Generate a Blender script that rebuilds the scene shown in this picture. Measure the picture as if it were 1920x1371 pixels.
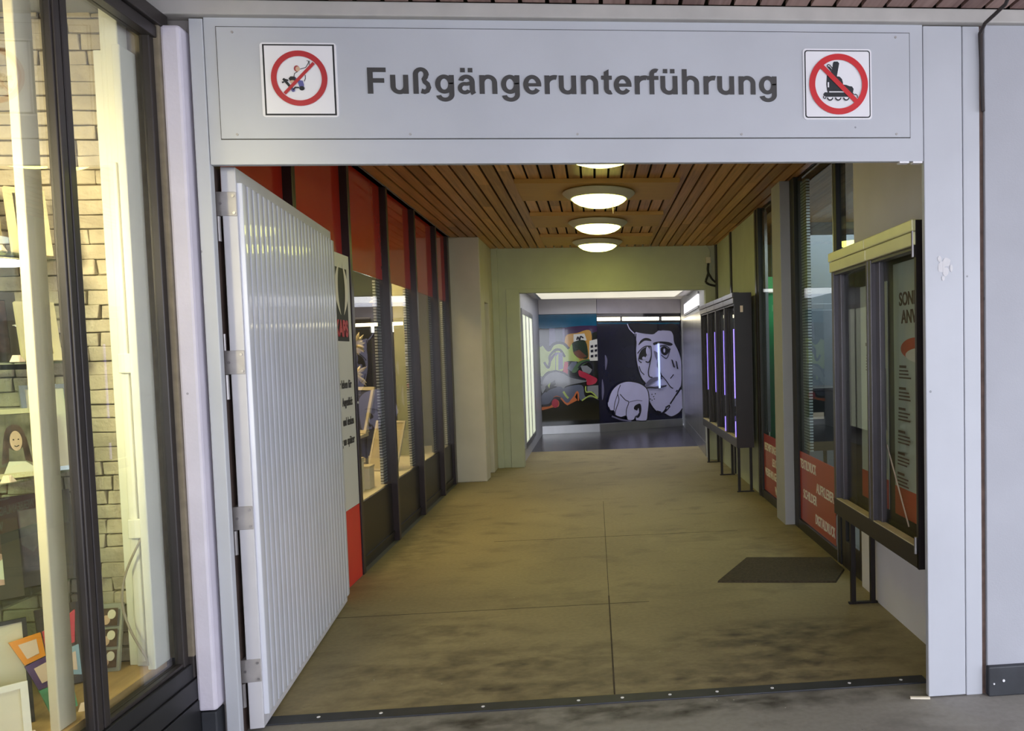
import bpy, bmesh, math, random
from mathutils import Vector, Matrix
random.seed(7)
for o in list(bpy.data.objects):
    bpy.data.objects.remove(o)
SC = bpy.context.scene
COL = SC.collection

# ------------------------------------------------------------------ camera
FPX, PPX, PPY = 1450.0, 1240.94, 727.31          # focal length and principal point, pixels of a 1920x1371 frame
cd = bpy.data.cameras.new('camera'); cam = bpy.data.objects.new('camera', cd); COL.objects.link(cam)
cd.sensor_fit = 'HORIZONTAL'; cd.sensor_width = 36.0; cd.lens = FPX * 36.0 / 1920.0
cd.shift_x = (960.0 - PPX) / 1920.0; cd.shift_y = (PPY - 685.5) / 1920.0
cd.clip_start = 0.05; cd.clip_end = 200
r0 = Vector((0.9958954735, -0.0867629232, -0.0257721158))
r1 = Vector((-0.0299378872, -0.0470594054, -0.9984433561))
r2 = Vector((0.0854150438, 0.9951168813, -0.0494637521))
m = Matrix.Identity(4)
for i in range(3):
    m[i][0] = r0[i]; m[i][1] = -r1[i]; m[i][2] = -r2[i]
m[0][3], m[1][3], m[2][3] = 0, 0, 1.6
cam.matrix_world = m
SC.camera = cam

# ------------------------------------------------------------------ world, exposure, daylight
SC.view_settings.view_transform = 'Standard'
try: SC.view_settings.look = 'None'
except Exception: pass
SC.view_settings.gamma = 1.0
SC.view_settings.use_curve_mapping = False
SC.view_settings.exposure = 0.0
wd = bpy.data.worlds.new('overcast_sky'); SC.world = wd; wd.use_nodes = True
nt = wd.node_tree; nt.nodes.clear()
wo = nt.nodes.new('ShaderNodeOutputWorld'); bg = nt.nodes.new('ShaderNodeBackground')
tc = nt.nodes.new('ShaderNodeTexCoord'); sx = nt.nodes.new('ShaderNodeSeparateXYZ'); rp = nt.nodes.new('ShaderNodeValToRGB')
nt.links.new(tc.outputs['Generated'], sx.inputs[0]); nt.links.new(sx.outputs['Z'], rp.inputs[0])
rp.color_ramp.elements[0].position = 0.0; rp.color_ramp.elements[0].color = (0.85, 0.89, 1.0, 1)
rp.color_ramp.elements[1].position = 0.7; rp.color_ramp.elements[1].color = (0.81, 0.87, 1.0, 1)
nt.links.new(rp.outputs[0], bg.inputs[0]); bg.inputs[1].default_value = 5.6
nt.links.new(bg.outputs[0], wo.inputs[0])
LAMP_COL = (0.95, 0.95, 0.22); LAMP_STR = 11.2    # corridor dome lamps

def area_light(name, loc, size, power, color, rot=(0, 0, 0), size_y=None):
    l = bpy.data.lights.new(name, 'AREA'); l.energy = power; l.color = color; l.size = size
    if size_y: l.shape = 'RECTANGLE'; l.size_y = size_y
    o = bpy.data.objects.new(name, l); o.location = loc; o.rotation_euler = rot; COL.objects.link(o)
    return o
# display lighting that the shops have in their own ceilings
l_ = area_light('display_spot', (-2.25, 0.5, 2.35), 0.5, 26, (1.0, 0.86, 0.50), rot=(math.radians(76), 0, math.radians(-4)), size_y=0.5); l_.data.spread = math.radians(62)
area_light('display_spot', (-2.1, 2.2, 2.93), 0.4, 16, (1.0, 0.86, 0.50), size_y=1.4).data.spread = math.radians(110)
area_light('display_spot', (-2.4, 7.2, 2.9), 0.8, 110, (1.0, 0.74, 0.34), size_y=3.4)
area_light('shop_light', (2.9, 7.0, 2.9), 1.4, 75, (0.86, 0.93, 1.0), size_y=4.0)
area_light('passage_light', (0.3, 13.3, 2.53), 2.0, 30, (0.84, 0.86, 1.0), size_y=3.0)

# ------------------------------------------------------------------ materials
def lin(c):
    return tuple((x / 12.92 if x <= 0.04045 else ((x + 0.055) / 1.055) ** 2.4) for x in c)
def S(r, g, b): return lin((r / 255., g / 255., b / 255.))
MATS = {}
def mat(name, col, rough=0.6, metal=0.0, var=0.12, scale=6.0, bump=0.0, bscale=60.0, spec=0.5, coat=0.0, stretch=(1, 1, 1), emit=None, estr=0.0, specks=0.0):
    """procedural material: principled with a noise-varied base colour and optional noise bump"""
    if name in MATS: return MATS[name]
    M = bpy.data.materials.new(name); M.use_nodes = True; n = M.node_tree.nodes; L = M.node_tree.links
    p = n['Principled BSDF']
    t = n.new('ShaderNodeTexCoord'); mp = n.new('ShaderNodeMapping'); mp.inputs['Scale'].default_value = stretch
    geo = n.new('ShaderNodeNewGeometry')
    L.new(geo.outputs['Position'], mp.inputs['Vector'])
    nz = n.new('ShaderNodeTexNoise'); nz.inputs['Scale'].default_value = scale; nz.inputs['Detail'].default_value = 5
    L.new(mp.outputs[0], nz.inputs['Vector'])
    r = n.new('ShaderNodeValToRGB')
    r.color_ramp.elements[0].position = 0.3; r.color_ramp.elements[1].position = 0.7
    r.color_ramp.elements[0].color = tuple(max(0, c * (1 - var)) for c in col) + (1,)
    r.color_ramp.elements[1].color = tuple(min(1, c * (1 + var)) for c in col) + (1,)
    L.new(nz.outputs['Fac'], r.inputs[0])
    if specks:      # small chips and dirt marks scattered over the paint
        vo = n.new('ShaderNodeTexVoronoi'); vo.inputs['Scale'].default_value = specks; L.new(mp.outputs[0], vo.inputs['Vector'])
        lt = n.new('ShaderNodeMath'); lt.operation = 'LESS_THAN'; lt.inputs[1].default_value = 0.035; L.new(vo.outputs['Distance'], lt.inputs[0])
        mx = n.new('ShaderNodeMix'); mx.data_type = 'RGBA'; L.new(lt.outputs[0], mx.inputs[0]); L.new(r.outputs[0], mx.inputs[6]); mx.inputs[7].default_value = tuple(c * 0.55 for c in col) + (1,)
        L.new(mx.outputs[2], p.inputs['Base Color'])
    else: L.new(r.outputs[0], p.inputs['Base Color'])
    p.inputs['Roughness'].default_value = rough; p.inputs['Metallic'].default_value = metal
    p.inputs['Specular IOR Level'].default_value = spec
    if coat: p.inputs['Coat Weight'].default_value = coat; p.inputs['Coat Roughness'].default_value = 0.03
    if bump:
        b = n.new('ShaderNodeBump'); b.inputs['Strength'].default_value = bump; b.inputs['Distance'].default_value = 0.01
        n2 = n.new('ShaderNodeTexNoise'); n2.inputs['Scale'].default_value = bscale; n2.inputs['Detail'].default_value = 6
        L.new(mp.outputs[0], n2.inputs['Vector']); L.new(n2.outputs['Fac'], b.inputs['Height']); L.new(b.outputs[0], p.inputs['Normal'])
    if emit:
        p.inputs['Emission Color'].default_value = tuple(emit) + (1,); p.inputs['Emission Strength'].default_value = estr
    MATS[name] = M; return M
def glass(name, tint=(0.93, 0.97, 0.94), base=0.05, rough=0.0, power=5.0):
    if name in MATS: return MATS[name]
    M = bpy.data.materials.new(name); M.use_nodes = True; n = M.node_tree.nodes; L = M.node_tree.links; n.clear()
    out = n.new('ShaderNodeOutputMaterial'); mix = n.new('ShaderNodeMixShader')
    tr = n.new('ShaderNodeBsdfTransparent'); tr.inputs[0].default_value = tint + (1,)
    gl = n.new('ShaderNodeBsdfGlossy'); gl.inputs['Roughness'].default_value = rough
    lw = n.new('ShaderNodeLayerWeight'); lw.inputs['Blend'].default_value = 0.5
    pw = n.new('ShaderNodeMath'); pw.operation = 'POWER'; pw.inputs[1].default_value = power
    ml = n.new('ShaderNodeMath'); ml.operation = 'MULTIPLY_ADD'; ml.inputs[1].default_value = 1 - base; ml.inputs[2].default_value = base
    L.new(lw.outputs['Facing'], pw.inputs[0]); L.new(pw.outputs[0], ml.inputs[0]); L.new(ml.outputs[0], mix.inputs[0])
    L.new(tr.outputs[0], mix.inputs[1]); L.new(gl.outputs[0], mix.inputs[2]); L.new(mix.outputs[0], out.inputs[0])
    MATS[name] = M; return M
def emis(name, col, st):
    return mat(name, (0.8, 0.8, 0.8), 0.4, var=0.0, emit=col, estr=st)

def wood(name, c1, c2, plank, rough=0.55, axis=0):
    """planks running along Y, one tone per board (boards `plank` wide across X), fine grain"""
    M = bpy.data.materials.new(name); M.use_nodes = True; n = M.node_tree.nodes; L = M.node_tree.links
    p = n['Principled BSDF']; geo = n.new('ShaderNodeNewGeometry')
    mp = n.new('ShaderNodeMapping'); mp.inputs['Scale'].default_value = (40, 1.6, 40) if axis == 0 else (1.6, 40, 40)
    L.new(geo.outputs['Position'], mp.inputs['Vector'])
    nz = n.new('ShaderNodeTexNoise'); nz.inputs['Scale'].default_value = 1.0; nz.inputs['Detail'].default_value = 6; nz.inputs['Distortion'].default_value = 0.6
    L.new(mp.outputs[0], nz.inputs['Vector'])
    wn = n.new('ShaderNodeNewGeometry')
    add = n.new('ShaderNodeMath'); add.operation = 'MULTIPLY_ADD'; add.inputs[1].default_value = 0.55; add.inputs[2].default_value = -0.28
    L.new(wn.outputs['Random Per Island'], add.inputs[0])
    ad2 = n.new('ShaderNodeMath'); ad2.operation = 'ADD'
    L.new(nz.outputs['Fac'], ad2.inputs[0]); L.new(add.outputs[0], ad2.inputs[1])
    r = n.new('ShaderNodeValToRGB'); r.color_ramp.elements[0].position = 0.2; r.color_ramp.elements[1].position = 0.8
    r.color_ramp.elements[0].color = c1 + (1,); r.color_ramp.elements[1].color = c2 + (1,)
    L.new(ad2.outputs[0], r.inputs[0]); L.new(r.outputs[0], p.inputs['Base Color']); p.inputs['Roughness'].default_value = rough
    MATS[name] = M; return M

def concrete_floor(name, base, light, dark, patches):
    """worn concrete: two noise scales, dark dirt patches at given places (x, y, rx, ry, strength), speckles"""
    M = bpy.data.materials.new(name); M.use_nodes = True; n = M.node_tree.nodes; L = M.node_tree.links
    p = n['Principled BSDF']; geo = n.new('ShaderNodeNewGeometry')
    def noise(sc, det, dist=0.0, stretch=(1, 1, 1)):
        mp = n.new('ShaderNodeMapping'); mp.inputs['Scale'].default_value = stretch; L.new(geo.outputs['Position'], mp.inputs['Vector'])
        z = n.new('ShaderNodeTexNoise'); z.inputs['Scale'].default_value = sc; z.inputs['Detail'].default_value = det; z.inputs['Distortion'].default_value = dist
        L.new(mp.outputs[0], z.inputs['Vector']); return z.outputs['Fac']
    def mth(op, a, b, c=None):
        q = n.new('ShaderNodeMath'); q.operation = op
        for i, v in enumerate((a, b, c)):
            if v is None: continue
            if isinstance(v, (int, float)): q.inputs[i].default_value = v
            else: L.new(v, q.inputs[i])
        return q.outputs[0]
    def mixc(f, a, b):
        q = n.new('ShaderNodeMix'); q.data_type = 'RGBA'
        if isinstance(f, float): q.inputs[0].default_value = f
        else: L.new(f, q.inputs[0])
        for s, v in ((6, a), (7, b)):
            if isinstance(v, tuple): q.inputs[s].default_value = v + (1,)
            else: L.new(v, q.inputs[s])
        return q.outputs[2]
    big = noise(0.9, 6, 0.4); fine = noise(38, 8); mid = noise(6, 12, 0.15, (1, 1.7, 1))
    f = mth('MULTIPLY_ADD', big, 1.6, -0.3); f = mth('MULTIPLY_ADD', fine, 0.9, mth('SUBTRACT', f, 0.45))
    q = n.new('ShaderNodeClamp'); L.new(f, q.inputs[0])
    c = mixc(q.outputs[0], base, light)
    sp = n.new('ShaderNodeSeparateXYZ'); L.new(geo.outputs['Position'], sp.inputs[0])
    tot = None
    for (px, py, rx, ry, st) in patches:
        dx = mth('POWER', mth('ABSOLUTE', mth('DIVIDE', mth('SUBTRACT', sp.outputs[0], px), rx), 0), 2.0)
        dy = mth('POWER', mth('ABSOLUTE', mth('DIVIDE', mth('SUBTRACT', sp.outputs[1], py), ry), 0), 2.0)
        v = mth('MULTIPLY', mth('MAXIMUM', mth('SUBTRACT', 1.0, mth('ADD', dx, dy)), 0.0), st)
        tot = v if tot is None else mth('ADD', tot, v)
    if tot is not None:
        k = mth('MULTIPLY', tot, mth('MAXIMUM', mth('MULTIPLY_ADD', mid, 3.2, -1.2), 0.0)); q2 = n.new('ShaderNodeClamp'); L.new(k, q2.inputs[0])
        c = mixc(q2.outputs[0], c, dark)
    # general grime
    g = mth('MAXIMUM', mth('MULTIPLY_ADD', noise(2.6, 12, 0.3, (1, 1.6, 1)), 2.2, -1.2), 0.0); q3 = n.new('ShaderNodeClamp'); L.new(g, q3.inputs[0])
    c = mixc(q3.outputs[0], c, dark)
    # small pale and dark specks
    vo = n.new('ShaderNodeTexVoronoi'); vo.inputs['Scale'].default_value = 11.0; L.new(geo.outputs['Position'], vo.inputs['Vector'])
    spk = mth('LESS_THAN', vo.outputs['Distance'], 0.035)
    c = mixc(mth('MULTIPLY', spk, 0.55), c, dark)
    v2 = n.new('ShaderNodeTexVoronoi'); v2.inputs['Scale'].default_value = 6.3; mp2 = n.new('ShaderNodeMapping'); mp2.inputs['Location'].default_value = (3.1, 1.7, 0.2); L.new(geo.outputs['Position'], mp2.inputs['Vector']); L.new(mp2.outputs[0], v2.inputs['Vector'])
    c = mixc(mth('MULTIPLY', mth('LESS_THAN', v2.outputs['Distance'], 0.022), 0.7), c, (0.55, 0.52, 0.46))
    L.new(c, p.inputs['Base Color']); p.inputs['Roughness'].default_value = 0.62; p.inputs['Specular IOR Level'].default_value = 0.35
    b = n.new('ShaderNodeBump'); b.inputs['Strength'].default_value = 0.25; b.inputs['Distance'].default_value = 0.004; L.new(fine, b.inputs['Height']); L.new(b.outputs[0], p.inputs['Normal'])
    MATS[name] = M; return M

# ------------------------------------------------------------------ mesh helpers
class MB:
    def __init__(s): s.bm = bmesh.new(); s.mats = []; s.cur = 0
    def use(s, m):
        if m not in s.mats: s.mats.append(m)
        s.cur = s.mats.index(m); return s
    def face(s, pts):
        vs = [s.bm.verts.new(p) for p in pts]
        try:
            f = s.bm.faces.new(vs); f.material_index = s.cur; return f
        except ValueError: return None
    def box(s, x0, x1, y0, y1, z0, z1):
        v = [s.bm.verts.new(p) for p in ((x0, y0, z0), (x1, y0, z0), (x1, y1, z0), (x0, y1, z0), (x0, y0, z1), (x1, y0, z1), (x1, y1, z1), (x0, y1, z1))]
        for q in ((3, 2, 1, 0), (4, 5, 6, 7), (0, 1, 5, 4), (1, 2, 6, 5), (2, 3, 7, 6), (3, 0, 4, 7)):
            f = s.bm.faces.new([v[i] for i in q]); f.material_index = s.cur
        return s
    def hexa(s, b, t):
        """8 corners: bottom loop b, top loop t (counter-clockwise seen from the top)"""
        v = [s.bm.verts.new(p) for p in list(b) + list(t)]; k = len(b)
        fs = [list(reversed(v[:k])), v[k:]] + [[v[i], v[(i + 1) % k], v[k + (i + 1) % k], v[k + i]] for i in range(k)]
        for f in fs:
            g = s.bm.faces.new(f); g.material_index = s.cur
        return s
    def tube(s, p0, p1, r, n=12, r1=None):
        p0 = Vector(p0); p1 = Vector(p1); d = (p1 - p0).normalized(); r1 = r if r1 is None else r1
        a = d.orthogonal().normalized(); b = d.cross(a)
        A = [p0 + (a * math.cos(t) + b * math.sin(t)) * r for t in [2 * math.pi * i / n for i in range(n)]]
        Bq = [p1 + (a * math.cos(t) + b * math.sin(t)) * r1 for t in [2 * math.pi * i / n for i in range(n)]]
        return s.hexa(A, Bq)
    def path(s, pts, r, n=8):
        for a, b in zip(pts[:-1], pts[1:]): s.tube(a, b, r, n)
        return s
    def lathe(s, prof, cx, cy, n=40):
        rings = []
        for (r, z) in prof:
            if r < 1e-6: rings.append([s.bm.verts.new((cx, cy, z))])
            else: rings.append([s.bm.verts.new((cx + r * math.cos(2 * math.pi * i / n), cy + r * math.sin(2 * math.pi * i / n), z)) for i in range(n)])
        for A, Bq in zip(rings[:-1], rings[1:]):
            for i in range(n):
                j = (i + 1) % n
                if len(A) == 1 and len(Bq) == 1: continue
                if len(A) == 1: f = s.bm.faces.new((A[0], Bq[j], Bq[i]))
                elif len(Bq) == 1: f = s.bm.faces.new((A[i], A[j], Bq[0]))
                else: f = s.bm.faces.new((A[i], A[j], Bq[j], Bq[i]))
                f.material_index = s.cur; f.smooth = True
        return s
    def build(s, name, m=None, parent=None, bevel=0.0, smooth=False, origin=None, recalc=True):
        if m is not None and not s.mats: s.mats = [m]
        if recalc: bmesh.ops.recalc_face_normals(s.bm, faces=s.bm.faces[:])
        org = Vector((0, 0, 0))
        if parent is not None: org = Vector(ORG.get(parent.name, (0, 0, 0)))
        elif origin is not None: org = Vector(origin)
        else:
            xs = [v.co for v in s.bm.verts]
            org = Vector((sum(v.x for v in xs) / len(xs), sum(v.y for v in xs) / len(xs), min(v.z for v in xs)))
        bmesh.ops.translate(s.bm, verts=s.bm.verts[:], vec=-org)
        if smooth:
            for f in s.bm.faces: f.smooth = True
        me = bpy.data.meshes.new(name); s.bm.to_mesh(me); s.bm.free()
        for q in s.mats: me.materials.append(q)
        o = bpy.data.objects.new(name, me); COL.objects.link(o)
        if parent is not None: o.parent = parent; ORG[o.name] = org
        else: o.location = org; ORG[o.name] = org
        if bevel:
            md = o.modifiers.new('bevel', 'BEVEL'); md.width = bevel; md.segments = 2; md.limit_method = 'ANGLE'; md.angle_limit = math.radians(40)
        return o
ORG = {}
def tag(o, label=None, cat=None, group=None, kind=None):
    if label: o['label'] = label
    if cat: o['category'] = cat
    if group: o['group'] = group
    if kind: o['kind'] = kind
    return o
def thing(name, label, cat, loc=(0, 0, 0), group=None, kind=None):
    o = bpy.data.objects.new(name, None); COL.objects.link(o); o.location = loc; o.empty_display_size = 0.1
    ORG[o.name] = Vector(loc)
    return tag(o, label, cat, group, kind)
def struct(o, label=None, cat=None):
    o['kind'] = 'structure'
    if label: o['label'] = label
    if cat: o['category'] = cat
    return o
def kids(o): return [c for c in bpy.data.objects if c.parent == o]
def dup(o, loc, label=None, rot=None, parent=None):
    c = o.copy(); COL.objects.link(c)
    if parent is None: c.location = loc
    else: c.parent = parent
    if rot is not None: c.rotation_euler = rot
    if label: c['label'] = label
    for k in kids(o): dup(k, None, parent=c)
    return c

def curve_pts(P, closed, n=5):
    """Catmull-Rom resampling of a 2-D polyline"""
    out = []; N = len(P); segs = N if closed else N - 1
    for i in range(segs):
        if closed: a, b, c, d = P[i - 1], P[i], P[(i + 1) % N], P[(i + 2) % N]
        else: a, b, c, d = P[max(0, i - 1)], P[i], P[i + 1], P[min(N - 1, i + 2)]
        for j in range(n):
            t = j / n
            out.append(tuple(0.5 * (2 * b[k] + (c[k] - a[k]) * t + (2 * a[k] - 5 * b[k] + 4 * c[k] - d[k]) * t * t + (3 * b[k] - a[k] - 3 * c[k] + d[k]) * t ** 3) for k in (0, 1)))
    if not closed: out.append(tuple(P[-1]))
    return out
class Flat:
    """flat artwork on a surface: basis O + u*U + v*V, layers lifted along N"""
    def __init__(s, O, U, V, lift=0.0008, base=0.0):
        s.O = Vector(O); s.U = Vector(U); s.V = Vector(V); s.N = s.U.cross(s.V).normalized(); s.mb = MB(); s.lift = lift; s.base = base; s.k = 0
    def P(s, u, v): return s.O + s.U * u + s.V * v + s.N * (s.base + s.lift * s.k)
    soft = False
    def poly(s, pts, m):
        if s.soft and len(pts) > 5: pts = [(min(1, max(0, u)), min(1, max(0, v))) for u, v in curve_pts(pts, True)]
        s.k += 1; s.mb.use(m); s.mb.face([s.P(u, v) for u, v in pts]); return s
    def rect(s, u0, v0, u1, v1, m): return s.poly([(u0, v0), (u1, v0), (u1, v1), (u0, v1)], m)
    def ell(s, cu, cv, ru, rv, m, n=40, a0=0, a1=2 * math.pi):
        return s.poly([(cu + ru * math.cos(a0 + (a1 - a0) * i / n), cv + rv * math.sin(a0 + (a1 - a0) * i / n)) for i in range(n if a1 - a0 > 6.28 else n + 1)], m)
    def ring(s, cu, cv, ru, rv, tu, tv, m, n=64):
        s.k += 1; s.mb.use(m)
        for i in range(n):
            a = 2 * math.pi * i / n; b = 2 * math.pi * (i + 1) / n
            s.mb.face([s.P(cu + ru * math.cos(a), cv + rv * math.sin(a)), s.P(cu + ru * math.cos(b), cv + rv * math.sin(b)),
                       s.P(cu + (ru - tu) * math.cos(b), cv + (rv - tv) * math.sin(b)), s.P(cu + (ru - tu) * math.cos(a), cv + (rv - tv) * math.sin(a))])
        return s
    def stroke(s, pts, w, m, taper=False):
        """w in metres"""
        if s.soft and len(pts) > 2: pts = [(min(.995, max(.005, u)), min(1, max(0, v))) for u, v in curve_pts(pts, False)]
        s.k += 1; s.mb.use(m)
        P = [s.P(u, v) for u, v in pts]; n = len(P); L = []; R = []
        for i in range(n):
            d = (P[min(i + 1, n - 1)] - P[max(i - 1, 0)]).normalized(); q = s.N.cross(d)
            ww = w / 2 * (1 if not taper else max(0.15, math.sin(math.pi * (i + 0.4) / (n - 0.2))))
            L.append(P[i] + q * ww); R.append(P[i] - q * ww)
        for i in range(n - 1): s.mb.face([R[i], R[i + 1], L[i + 1], L[i]])
        return s
    def build(s, name, parent=None): return s.mb.build(name, None, parent, recalc=False)

def text_mesh(txt, O, U, V, width, cap, m, name, parent=None, bold=0.0, depth=0.002, align='L'):
    """lettering: total width `width` along U, capital height `cap` along V, extruded by depth"""
    cu = bpy.data.curves.new('txt', 'FONT'); cu.body = txt; cu.size = 1.0; cu.offset = bold; cu.extrude = 0.5; cu.resolution_u = 5
    t = bpy.data.objects.new('txt', cu); COL.objects.link(t)
    dg = bpy.context.evaluated_depsgraph_get(); dg.update()
    me = bpy.data.meshes.new_from_object(t.evaluated_get(dg)); bpy.data.objects.remove(t); bpy.data.curves.remove(cu)
    xs = [v.co.x for v in me.vertices]
    x0, x1 = min(xs), max(xs)
    capn = 0.729 + 2 * bold
    U = Vector(U).normalized(); V = Vector(V).normalized(); N = U.cross(V); O = Vector(O)
    org = Vector(ORG.get(parent.name, (0, 0, 0))) if parent is not None else O
    for v in me.vertices:
        c = v.co
        v.co = O + U * ((c.x - x0) / (x1 - x0) * width) + V * ((c.y + bold) / capn * cap) + N * ((c.z + 0.5) * depth) - org
    me.materials.clear(); me.materials.append(m)
    o = bpy.data.objects.new(name, me); COL.objects.link(o)
    if parent is not None: o.parent = parent
    else: o.location = O
    ORG[o.name] = org
    return o

# ------------------------------------------------------------------ bold grotesque letters drawn as shapes (units: em, capitals 0.716)
def glyph(ch):
    """list of convex-ish polygons, advance"""
    R = []
    def rect(x0, y0, x1, y1): R.append([(x0, y0), (x1, y0), (x1, y1), (x0, y1)])
    def arc(cx, cy, rx, ry, ix, iy, a0, a1, n=None):
        n = n or max(8, int(abs(a1 - a0) / 9))
        for i in range(n):
            a, b = math.radians(a0 + (a1 - a0) * i / n), math.radians(a0 + (a1 - a0) * (i + 1) / n)
            R.append([(cx + ix * math.cos(a), cy + iy * math.sin(a)), (cx + rx * math.cos(a), cy + ry * math.sin(a)), (cx + rx * math.cos(b), cy + ry * math.sin(b)), (cx + ix * math.cos(b), cy + iy * math.sin(b))])
    def thick(P, w):
        L = []; Q = []
        for i in range(len(P)):
            a, b = P[max(0, i - 1)], P[min(len(P) - 1, i + 1)]
            dx, dy = b[0] - a[0], b[1] - a[1]; l = math.hypot(dx, dy); L.append((P[i][0] - dy / l * w / 2, P[i][1] + dx / l * w / 2)); Q.append((P[i][0] + dy / l * w / 2, P[i][1] - dx / l * w / 2))
        for i in range(len(P) - 1): R.append([Q[i], Q[i + 1], L[i + 1], L[i]])
    def dots(x0, x1): rect(x0, .60, x0 + .125, .717); rect(x1, .60, x1 + .125, .717)
    adv = .611
    if ch == 'F': rect(.074, 0, .218, .716); rect(.21, .595, .565, .716); rect(.21, .302, .515, .423)
    elif ch in 'nh':
        rect(.066, 0, .203, .519 if ch == 'n' else .716); rect(.410, 0, .547, .312); arc(.3065, .31, .2405, .221, .1035, .112, 0, 180)
    elif ch in 'uü':
        rect(.066, .208, .203, .519); rect(.410, 0, .547, .519); arc(.3065, .21, .2405, .221, .1035, .112, 180, 360)
        if ch == 'ü': dots(.142, .345)
    elif ch == 'r': adv = .389; rect(.066, 0, .203, .519); arc(.345, .285, .279, .247, .142, .120, 75, 180)
    elif ch == 'e': adv = .556; arc(.281, .26, .247, .271, .110, .165, 0, 324); rect(.10, .214, .528, .300)
    elif ch == 'g': arc(.283, .268, .243, .263, .105, .155, 0, 360); rect(.410, -.02, .547, .519); arc(.300, -.015, .247, .20, .110, .095, 192, 360)
    elif ch in 'aä':
        adv = .556; arc(.272, .335, .222, .196, .085, .09, -2, 168); rect(.357, .08, .494, .34); thick([(.425, .10), (.445, .03), (.462, -.001)], .135); arc(.222, .158, .190, .169, .072, .072, 60, 330); thick([(.27, .272), (.37, .292)], .098)
        if ch == 'ä': dots(.115, .318)
    elif ch == 't': adv = .333; R.append([(.095, .14), (.232, .14), (.232, .70), (.095, .62)]); rect(.021, .41, .318, .519); arc(.262, .15, .167, .158, .030, .045, 180, 292)
    elif ch == 'f': adv = .333; rect(.088, 0, .225, .57); rect(.014, .41, .345, .519); arc(.265, .56, .177, .167, .040, .058, 62, 180)
    elif ch == 'ß':
        rect(.066, 0, .203, .54); arc(.2765, .535, .2105, .192, .0735, .09, -8, 180); thick([(.418, .54), (.400, .465), (.352, .395), (.372, .335), (.452, .265), (.478, .175), (.440, .085), (.365, .052), (.278, .078)], .128)
    return R, adv
def letters(txt, O, U, V, width, cap, m, name, parent, depth=.003):
    P = []; x = 0
    for ch in txt:
        g, a = glyph(ch); P += [[(px + x, py) for px, py in q_] for q_ in g]; x += a
    xs = [p_[0] for q_ in P for p_ in q_]; x0, x1 = min(xs), max(xs); sx__ = width / (x1 - x0); sy = cap / .716
    U = Vector(U); V = Vector(V); N = U.cross(V); O = Vector(O); b = MB()
    for k, q_ in enumerate(P):
        B0 = [O + U * ((px - x0) * sx__) + V * (py * sy) for px, py in q_]
        b.hexa([tuple(p_) for p_ in B0], [tuple(p_ + N * (depth + (k % 40) * 2e-5)) for p_ in B0])
    return b.build(name, m, parent)
# ------------------------------------------------------------------ material library
M_fascia = mat('grey_painted_metal', S(180, 182, 189), 0.42, var=0.04, scale=3, bump=0.05, bscale=25, specks=5.0)
M_trimw = mat('white_painted_trim', S(172, 168, 164), 0.6, var=0.08, scale=8)
M_plaster = mat('white_plaster', S(164, 165, 172), 0.75, var=0.05, scale=3, bump=0.06, bscale=140, specks=4.0)
M_plaster_in = mat('inner_white_plaster', S(226, 222, 222), 0.75, var=0.04, scale=3, bump=0.05, bscale=140)
M_column = mat('lilac_white_paint', S(204, 198, 210), 0.6, var=0.05, scale=5, bump=0.1, bscale=60, specks=7.0)
M_olive = mat('cream_wall_paint', S(186, 190, 164), 0.7, var=0.05, scale=4, bump=0.15, bscale=180)
M_dark = mat('dark_bronze_metal', S(58, 53, 52), 0.35, metal=0.3, var=0.1, scale=5)
M_black = mat('black_plastic', S(32, 32, 34), 0.45, var=0.12, scale=14)
M_mullion = mat('dark_mullion_paint', S(38, 36, 36), 0.5, var=0.08, scale=5)
M_rubber = mat('black_plinth_rubber', S(45, 47, 52), 0.55, var=0.25, scale=10)
M_brownpanel = mat('dark_brown_panel', S(32, 28, 21), 0.35, var=0.15, scale=3)
M_postbrown = mat('brown_post_metal', S(52, 42, 42), 0.3, metal=0.2, var=0.1, scale=4)
M_redpanel = mat('red_glossy_panel', S(196, 54, 36), 0.12, var=0.05, scale=2, coat=0.6)
M_redpaint = mat('red_paint', S(214, 56, 46), 0.4, var=0.05, scale=3)
M_signwhite = mat('white_sign_sheet', S(214, 212, 208), 0.35, var=0.03, scale=2)
M_letter = mat('dark_letter_vinyl', S(60, 58, 58), 0.5, var=0.06, scale=6)
M_signred = mat('traffic_red', S(196, 38, 44), 0.4, var=0.05, scale=6)
M_signred2 = mat('faded_traffic_red', S(172, 44, 50), 0.45, var=0.06, scale=6)
M_signplate = mat('white_sign_plate', S(226, 224, 228), 0.35, var=0.03, scale=4)
M_gate = mat('gate_grey_paint', S(206, 208, 218), 0.26, var=0.05, scale=3, coat=0.3)
M_gateframe = mat('gate_frame_paint', S(196, 194, 198), 0.4, var=0.06, scale=5)
M_steel = mat('worn_steel', S(150, 146, 146), 0.35, metal=0.7, var=0.15, scale=12)
M_hinge = mat('hinge_grey_paint', S(165, 160, 158), 0.4, metal=0.2, var=0.12, scale=18)
M_alu = mat('brushed_aluminium', S(176, 176, 178), 0.28, metal=0.9, var=0.1, scale=4, stretch=(1, 1, 0.1))
M_case = mat('anthracite_case_metal', S(92, 88, 92), 0.3, metal=0.4, var=0.08, scale=5)
M_casedark = mat('dark_case_side', S(48, 42, 44), 0.4, metal=0.2, var=0.1, scale=5)
M_canopy = mat('pale_metal_hood', S(244, 240, 186), 0.3, metal=0.1, var=0.05, scale=5)
M_legs = mat('dark_leg_metal', S(40, 35, 34), 0.45, metal=0.3, var=0.1, scale=9)
M_mat = mat('brown_fibre_mat', S(72, 62, 46), 0.95, var=0.3, scale=60, bump=0.6, bscale=220)
M_concgrey = mat('grey_pillar_paint', S(172, 172, 176), 0.7, var=0.04, scale=4, bump=0.1, bscale=120)
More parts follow.
